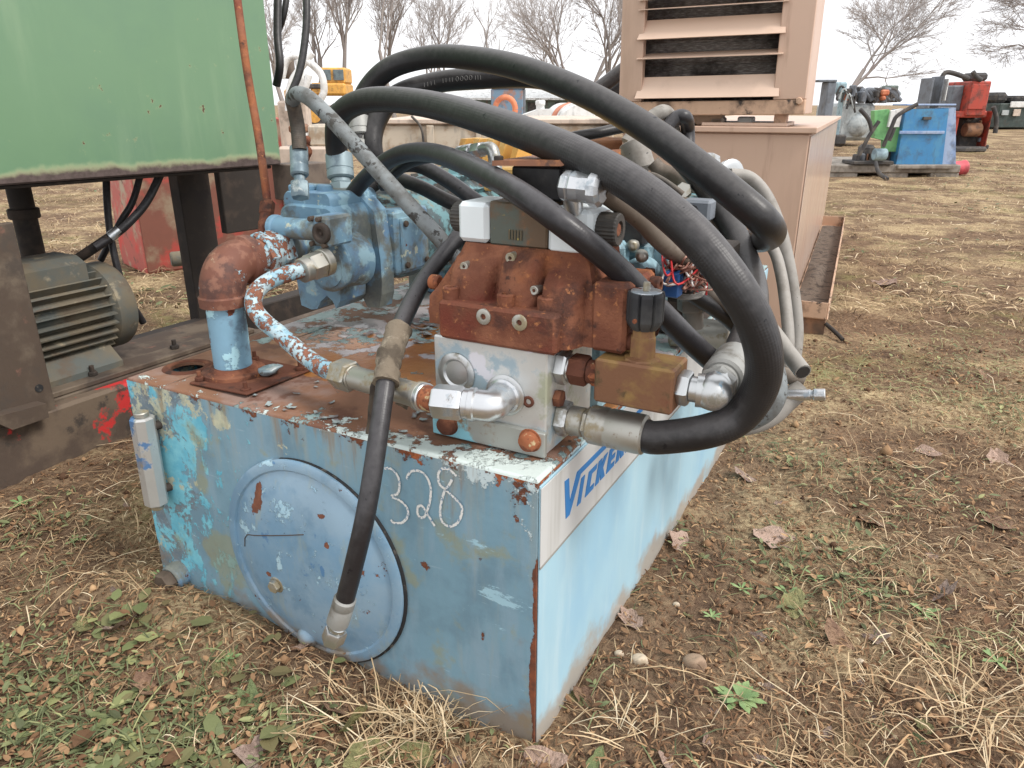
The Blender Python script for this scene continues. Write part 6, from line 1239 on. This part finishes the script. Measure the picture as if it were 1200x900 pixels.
x, y = scatter(60000, .5, 2.2, lambda x, y: np.clip(.032 * (.2 + 1.6 * np.clip((fbm(x, y, 12, 301) - .38) / .2, 0, 1)) * blob(x, y, [(60, 870, .2), (200, 870, .2), (330, 890, .12), (20, 800, .15)]), 0, 1)); o = st(leaflets('broad_weed_leaves', x, y, .036, M['broadleaf'], .4, wr=.6)); tag(o, 'broad olive green weed leaves matted in front of the tank', 'weeds')
x, y = scatter(40000, 1.4, 7, lambda x, y: np.clip((x > .2) * (2.4 * (fbm(x, y, 1.6, 201) - .46)), 0, 1)); o = st(strips('yellow_green_grass', x, y, .04, .003, M['weed'], .01, .4, tone=.85)); tag(o, 'yellowish green grass thinly covering the ground past the tank', 'grass')
# crumbs of soil
x, y = scatter(40000, .5, 4.0, lambda x, y: .6 + 0 * x); n = len(x); r = .0028 * np.exp(rng.normal(0, .6, n)); z = gh(x, y) + r * .4
O8 = np.array([[1, 0, 0], [-1, 0, 0], [0, 1, 0], [0, -1, 0], [0, 0, .8], [0, 0, -.8]]); Vc = (O8[None] * (1 + .4 * rng.normal(0, 1, (n, 6, 1)) * .5)) * r[:, None, None] + np.stack([x, y, z], -1)[:, None]
Fc = np.array([[0, 2, 4], [2, 1, 4], [1, 3, 4], [3, 0, 4], [2, 0, 5], [1, 2, 5], [3, 1, 5], [0, 3, 5]]); Qc = ((np.arange(n) * 6)[:, None, None] + Fc[None]).reshape(-1, 3)
o = st(npmesh('soil_crumbs', Vc.reshape(-1, 3), Qc, M['litter'], np.repeat(np.clip(rng.normal(.45, .25, n), 0, 1), 6))); tag(o, 'small crumbs of earth and grit', 'soil')
# straw tufts by the tank foot
def tuft(px, py, n, L, spread, label, tone=.72, mat='straw', w=.0026, stand=1.2):
    a, b_ = gpt(px, py); x = a + rng.normal(0, spread, n); y = b_ + rng.normal(0, spread, n); k = outside(x, y); o = strips('straw_tuft', x[k], y[k], L, w, M[mat], .004, .25, tone, stand=stand); return st(tag(o, label, 'straw tuft'))
tuft(505, 845, 90, .10, .035, 'tuft of upright pale straw at the foot of the blue tank'); tuft(450, 868, 60, .12, .05, 'loose pale straw fanned out beside the upright tuft', stand=.5); tuft(1150, 830, 80, .11, .06, 'bleached straw heap on the bare soil', stand=.5); tuft(740, 850, 30, .07, .04, 'few dry stalks beside the tank edge', stand=.6)
# ---- fallen leaves
def leafmesh(seed, lobes, L=1.0, wr=.75, curl=.25):
    rl = random.Random(seed); m = 18; V = [(0, 0, 0)]; ring = []
    for half in (.5, 1.0):
        for k in range(m):
            t = 2 * math.pi * k / m; r = (.5 + .09 * math.sin(lobes * t + seed) + .035 * rl.uniform(-1, 1)) * half * (1 - .25 * math.cos(t))
            u, v = r * math.cos(t) * 1.1, r * math.sin(t) * wr; z = curl * (.55 * v * v * 2 + .5 * u * u * rl.uniform(.6, 1.2)) + .03 * math.sin(5 * t) * half + .02 * rl.uniform(-1, 1); V.append((u, v, z))
    Fs = [(0, 1 + k, 1 + (k + 1) % m) for k in range(m)] + [(1 + k, 1 + m + k, 1 + m + (k + 1) % m, 1 + (k + 1) % m) for k in range(m)]
    b0 = len(V); V += [(-.30, -.012, .0), (-.30, .012, .0), (-.75, .02, .05), (-.75, 0, .05)]; Fs += [(b0, b0 + 1, b0 + 2, b0 + 3)]
    me = bpy.data.meshes.new('fallen_leaf'); me.from_pydata(V, [], Fs); me.polygons.foreach_set('use_smooth', [True] * len(Fs)); return me
def leafmat(name, c, c2, c3):
    return pmat(name, c, [dict(c=c2, s=2.2, t=.54, w=.06), dict(c=c3, s=9, t=.62, w=.05, a=.8)], rough=.7, bump=(8, .5, .03), tint=.15, tscale=3)
LM = {'brown': leafmat('leaf_brown', (150, 118, 92), (122, 92, 72), (92, 66, 52)), 'mauve': leafmat('leaf_mauve', (164, 140, 126), (138, 114, 102), (104, 84, 72)), 'olive': leafmat('leaf_olive', (140, 136, 88), (118, 116, 74), (150, 116, 74)), 'green': leafmat('leaf_green', (116, 128, 82), (98, 112, 72), (140, 126, 82)), 'pale': leafmat('leaf_pale', (186, 156, 138), (164, 136, 118), (126, 98, 82))}
LD = {'brown': ('curled dry brown fallen leaf lying on the soil', 'dry brown fallen leaves'), 'mauve': ('greyish mauve fallen leaf lying on the soil', 'mauve fallen leaves'), 'olive': ('olive green fallen leaf lying on the soil', 'olive fallen leaves'), 'green': ('dull green fallen leaf among the weeds', 'green fallen leaves'), 'pale': ('pale pinkish brown fallen leaf lying on the soil', 'pale fallen leaves')}
LMESH = {}
for kx in LM:
    for j in range(3):
        me = leafmesh(j * 7 + len(kx), (5, 7, 3)[j], curl=(.4, .9, .65)[j], wr=(.9, .7, .6)[j]); me.materials.append(LM[kx]); LMESH[kx, j] = me
rl = random.Random(12)
def leaf(px, py, wpx, kind, label=None):
    a, b_ = gpt(px, py)
    if not outside(np.array([a]), np.array([b_]))[0]: return
    d = proj_depth(a, b_); s = wpx * d / F; o = bpy.data.objects.new('fallen_leaf', LMESH[kind, rl.randrange(3)]); col.objects.link(o)
    o.location = (a, b_, float(gh(a, b_)) + .002 + .02 * s); o.scale = (s, s, s); o.rotation_euler = (rl.gauss(0, .3), rl.gauss(0, .3), rl.uniform(0, 6.28)); tag(o, label or LD[kind][0], 'leaf', None if label else LD[kind][1])
def proj_depth(a, b_): return b_ * cc + CH * ss
for (px, py, w, k_, lab) in ((145, 745, 52, 'mauve', 'large jagged mauve grey leaf beside the tank front'), (105, 740, 34, 'olive', None), (182, 808, 60, 'brown', 'long brown leaf among green weeds by the tank front'), (685, 812, 36, 'brown', None), (742, 727, 34, 'pale', None), (797, 634, 34, 'pale', None), (770, 648, 30, 'brown', None), (915, 628, 42, 'pale', None), (410, 855, 70, 'olive', 'big olive leaf flat beside the straw tuft'), (440, 885, 66, 'olive', None), (488, 885, 60, 'olive', None), (530, 892, 40, 'mauve', None), (630, 893, 50, 'pale', 'pinkish leaf at the bottom corner of the tank'), (355, 772, 30, 'pale', None), (395, 830, 44, 'brown', None), (20, 840, 40, 'green', None), (90, 870, 44, 'green', None), (150, 880, 40, 'green', None), (230, 850, 40, 'green', None), (290, 838, 44, 'green', None), (310, 890, 46, 'mauve', None), (262, 800, 34, 'olive', None), (1035, 330, 34, 'mauve', None), (1170, 534, 34, 'pale', None), (1030, 737, 30, 'mauve', None), (875, 556, 26, 'mauve', None), (1100, 694, 36, 'mauve', None), (1060, 345, 26, 'mauve', None), (985, 748, 40, 'brown', None), (1155, 440, 26, 'brown', None), (1085, 525, 26, 'pale', None), (700, 893, 44, 'green', None), (1165, 612, 32, 'brown', None), (1025, 605, 40, 'brown', None), (930, 705, 40, 'olive', None), (780, 893, 30, 'pale', None)):
    leaf(px, py, w, k_, lab)
for _ in range(90):
    px = rl.uniform(0, 1200); py = rl.uniform(360, 895); a, b_ = gpt(px, py); leaf(px, py, rl.uniform(.016, .04) * F / proj_depth(a, b_), rl.choice(['brown', 'brown', 'mauve', 'pale', 'olive', 'green']))
# ---- stones, rosette weed
sm = [pmat('stone', (158, 132, 108), [dict(c=(128, 104, 84), s=20, t=.55, w=.06)], rough=.85, bump=(60, .4, .003)), pmat('stone_pale', (196, 178, 154), [dict(c=(164, 146, 122), s=20, t=.55, w=.06)], rough=.85)]
for i, (px, py, w, k_, lab) in enumerate(((815, 775, 27, 0, 'round brown stone on the soil beside the tank'), (750, 773, 20, 1, 'pale angular stone next to the brown stone'), (726, 765, 11, 1, 'tiny pale pebble by the tank edge'), (893, 797, 10, 1, 'tiny pale pebble near the green rosette'), (793, 706, 8, 1, None), (640, 640, 0, 0, None), (1010, 770, 9, 1, None), (960, 640, 10, 0, None), (90, 790, 12, 0, None), (1050, 860, 9, 0, None))):
    if not w: continue
    a, b_ = gpt(px, py); s = w * proj_depth(a, b_) / F / 2; b = MB(); b.ball((0, 0, 0), s, 14, 9, (1, .85, .7)); b.jitter(s * .35, .8 / s); o = b.build('stone', sm[k_], None); o.location = (a, b_, float(gh(a, b_)) + s * .35); tag(o, lab or 'small pebble half buried in the soil', 'stone', None if lab else 'small pebbles in the soil')
M['rosette'] = pmat('rosette', (116, 142, 88), [dict(c=(142, 162, 104), s=20, t=.55, w=.08)], rough=.6)
def rosette(px, py, r, n, label, grp=None):
    a, b_ = gpt(px, py); fr = Frame((a, b_), 0); o = empty('weed_plant', fr, label, 'plant', grp); zg = float(gh(a, b_)); rr2 = random.Random(int(px))
    for k in range(n):
        t = 2.4 * k + rr2.uniform(-.3, .3); L = r * rr2.uniform(.55, 1.05); el = rr2.uniform(.15, .7); V = []
        for (u, v) in ((0, -.04), (0, .04), (.4, -.10), (.4, .10), (.75, -.13), (.75, .13), (1, 0), (.4, 0), (.75, 0)):
            z = zg + .004 + L * (math.sin(el) * u - .45 * u * u * el) + abs(v) * L * .15; c_ = L * u * math.cos(el); V.append((c_ * math.cos(t) - v * L * math.sin(t), c_ * math.sin(t) + v * L * math.cos(t), z))
        MB().add(V, [(0, 7, 2), (0, 1, 7), (1, 3, 7), (2, 7, 8, 4), (7, 3, 5, 8), (4, 8, 6), (8, 5, 6)], True).build('leaf', M['rosette'], o, fixn=False)
rosette(866, 818, .060, 34, 'green rosette weed with narrow leaves on bare soil')
for px, py, r, n in ((835, 716, .03, 7), (870, 684, .035, 8), (925, 690, .04, 9), (1015, 690, .03, 7), (955, 670, .04, 8), (270, 790, .035, 9), (190, 690, .03, 6), (1170, 770, .05, 10), (25, 590, .05, 9), (90, 630, .04, 8), (1085, 715, .05, 9)):
    rosette(px, py, r, n, 'small broad leaved green weed on the soil', 'small green weeds')
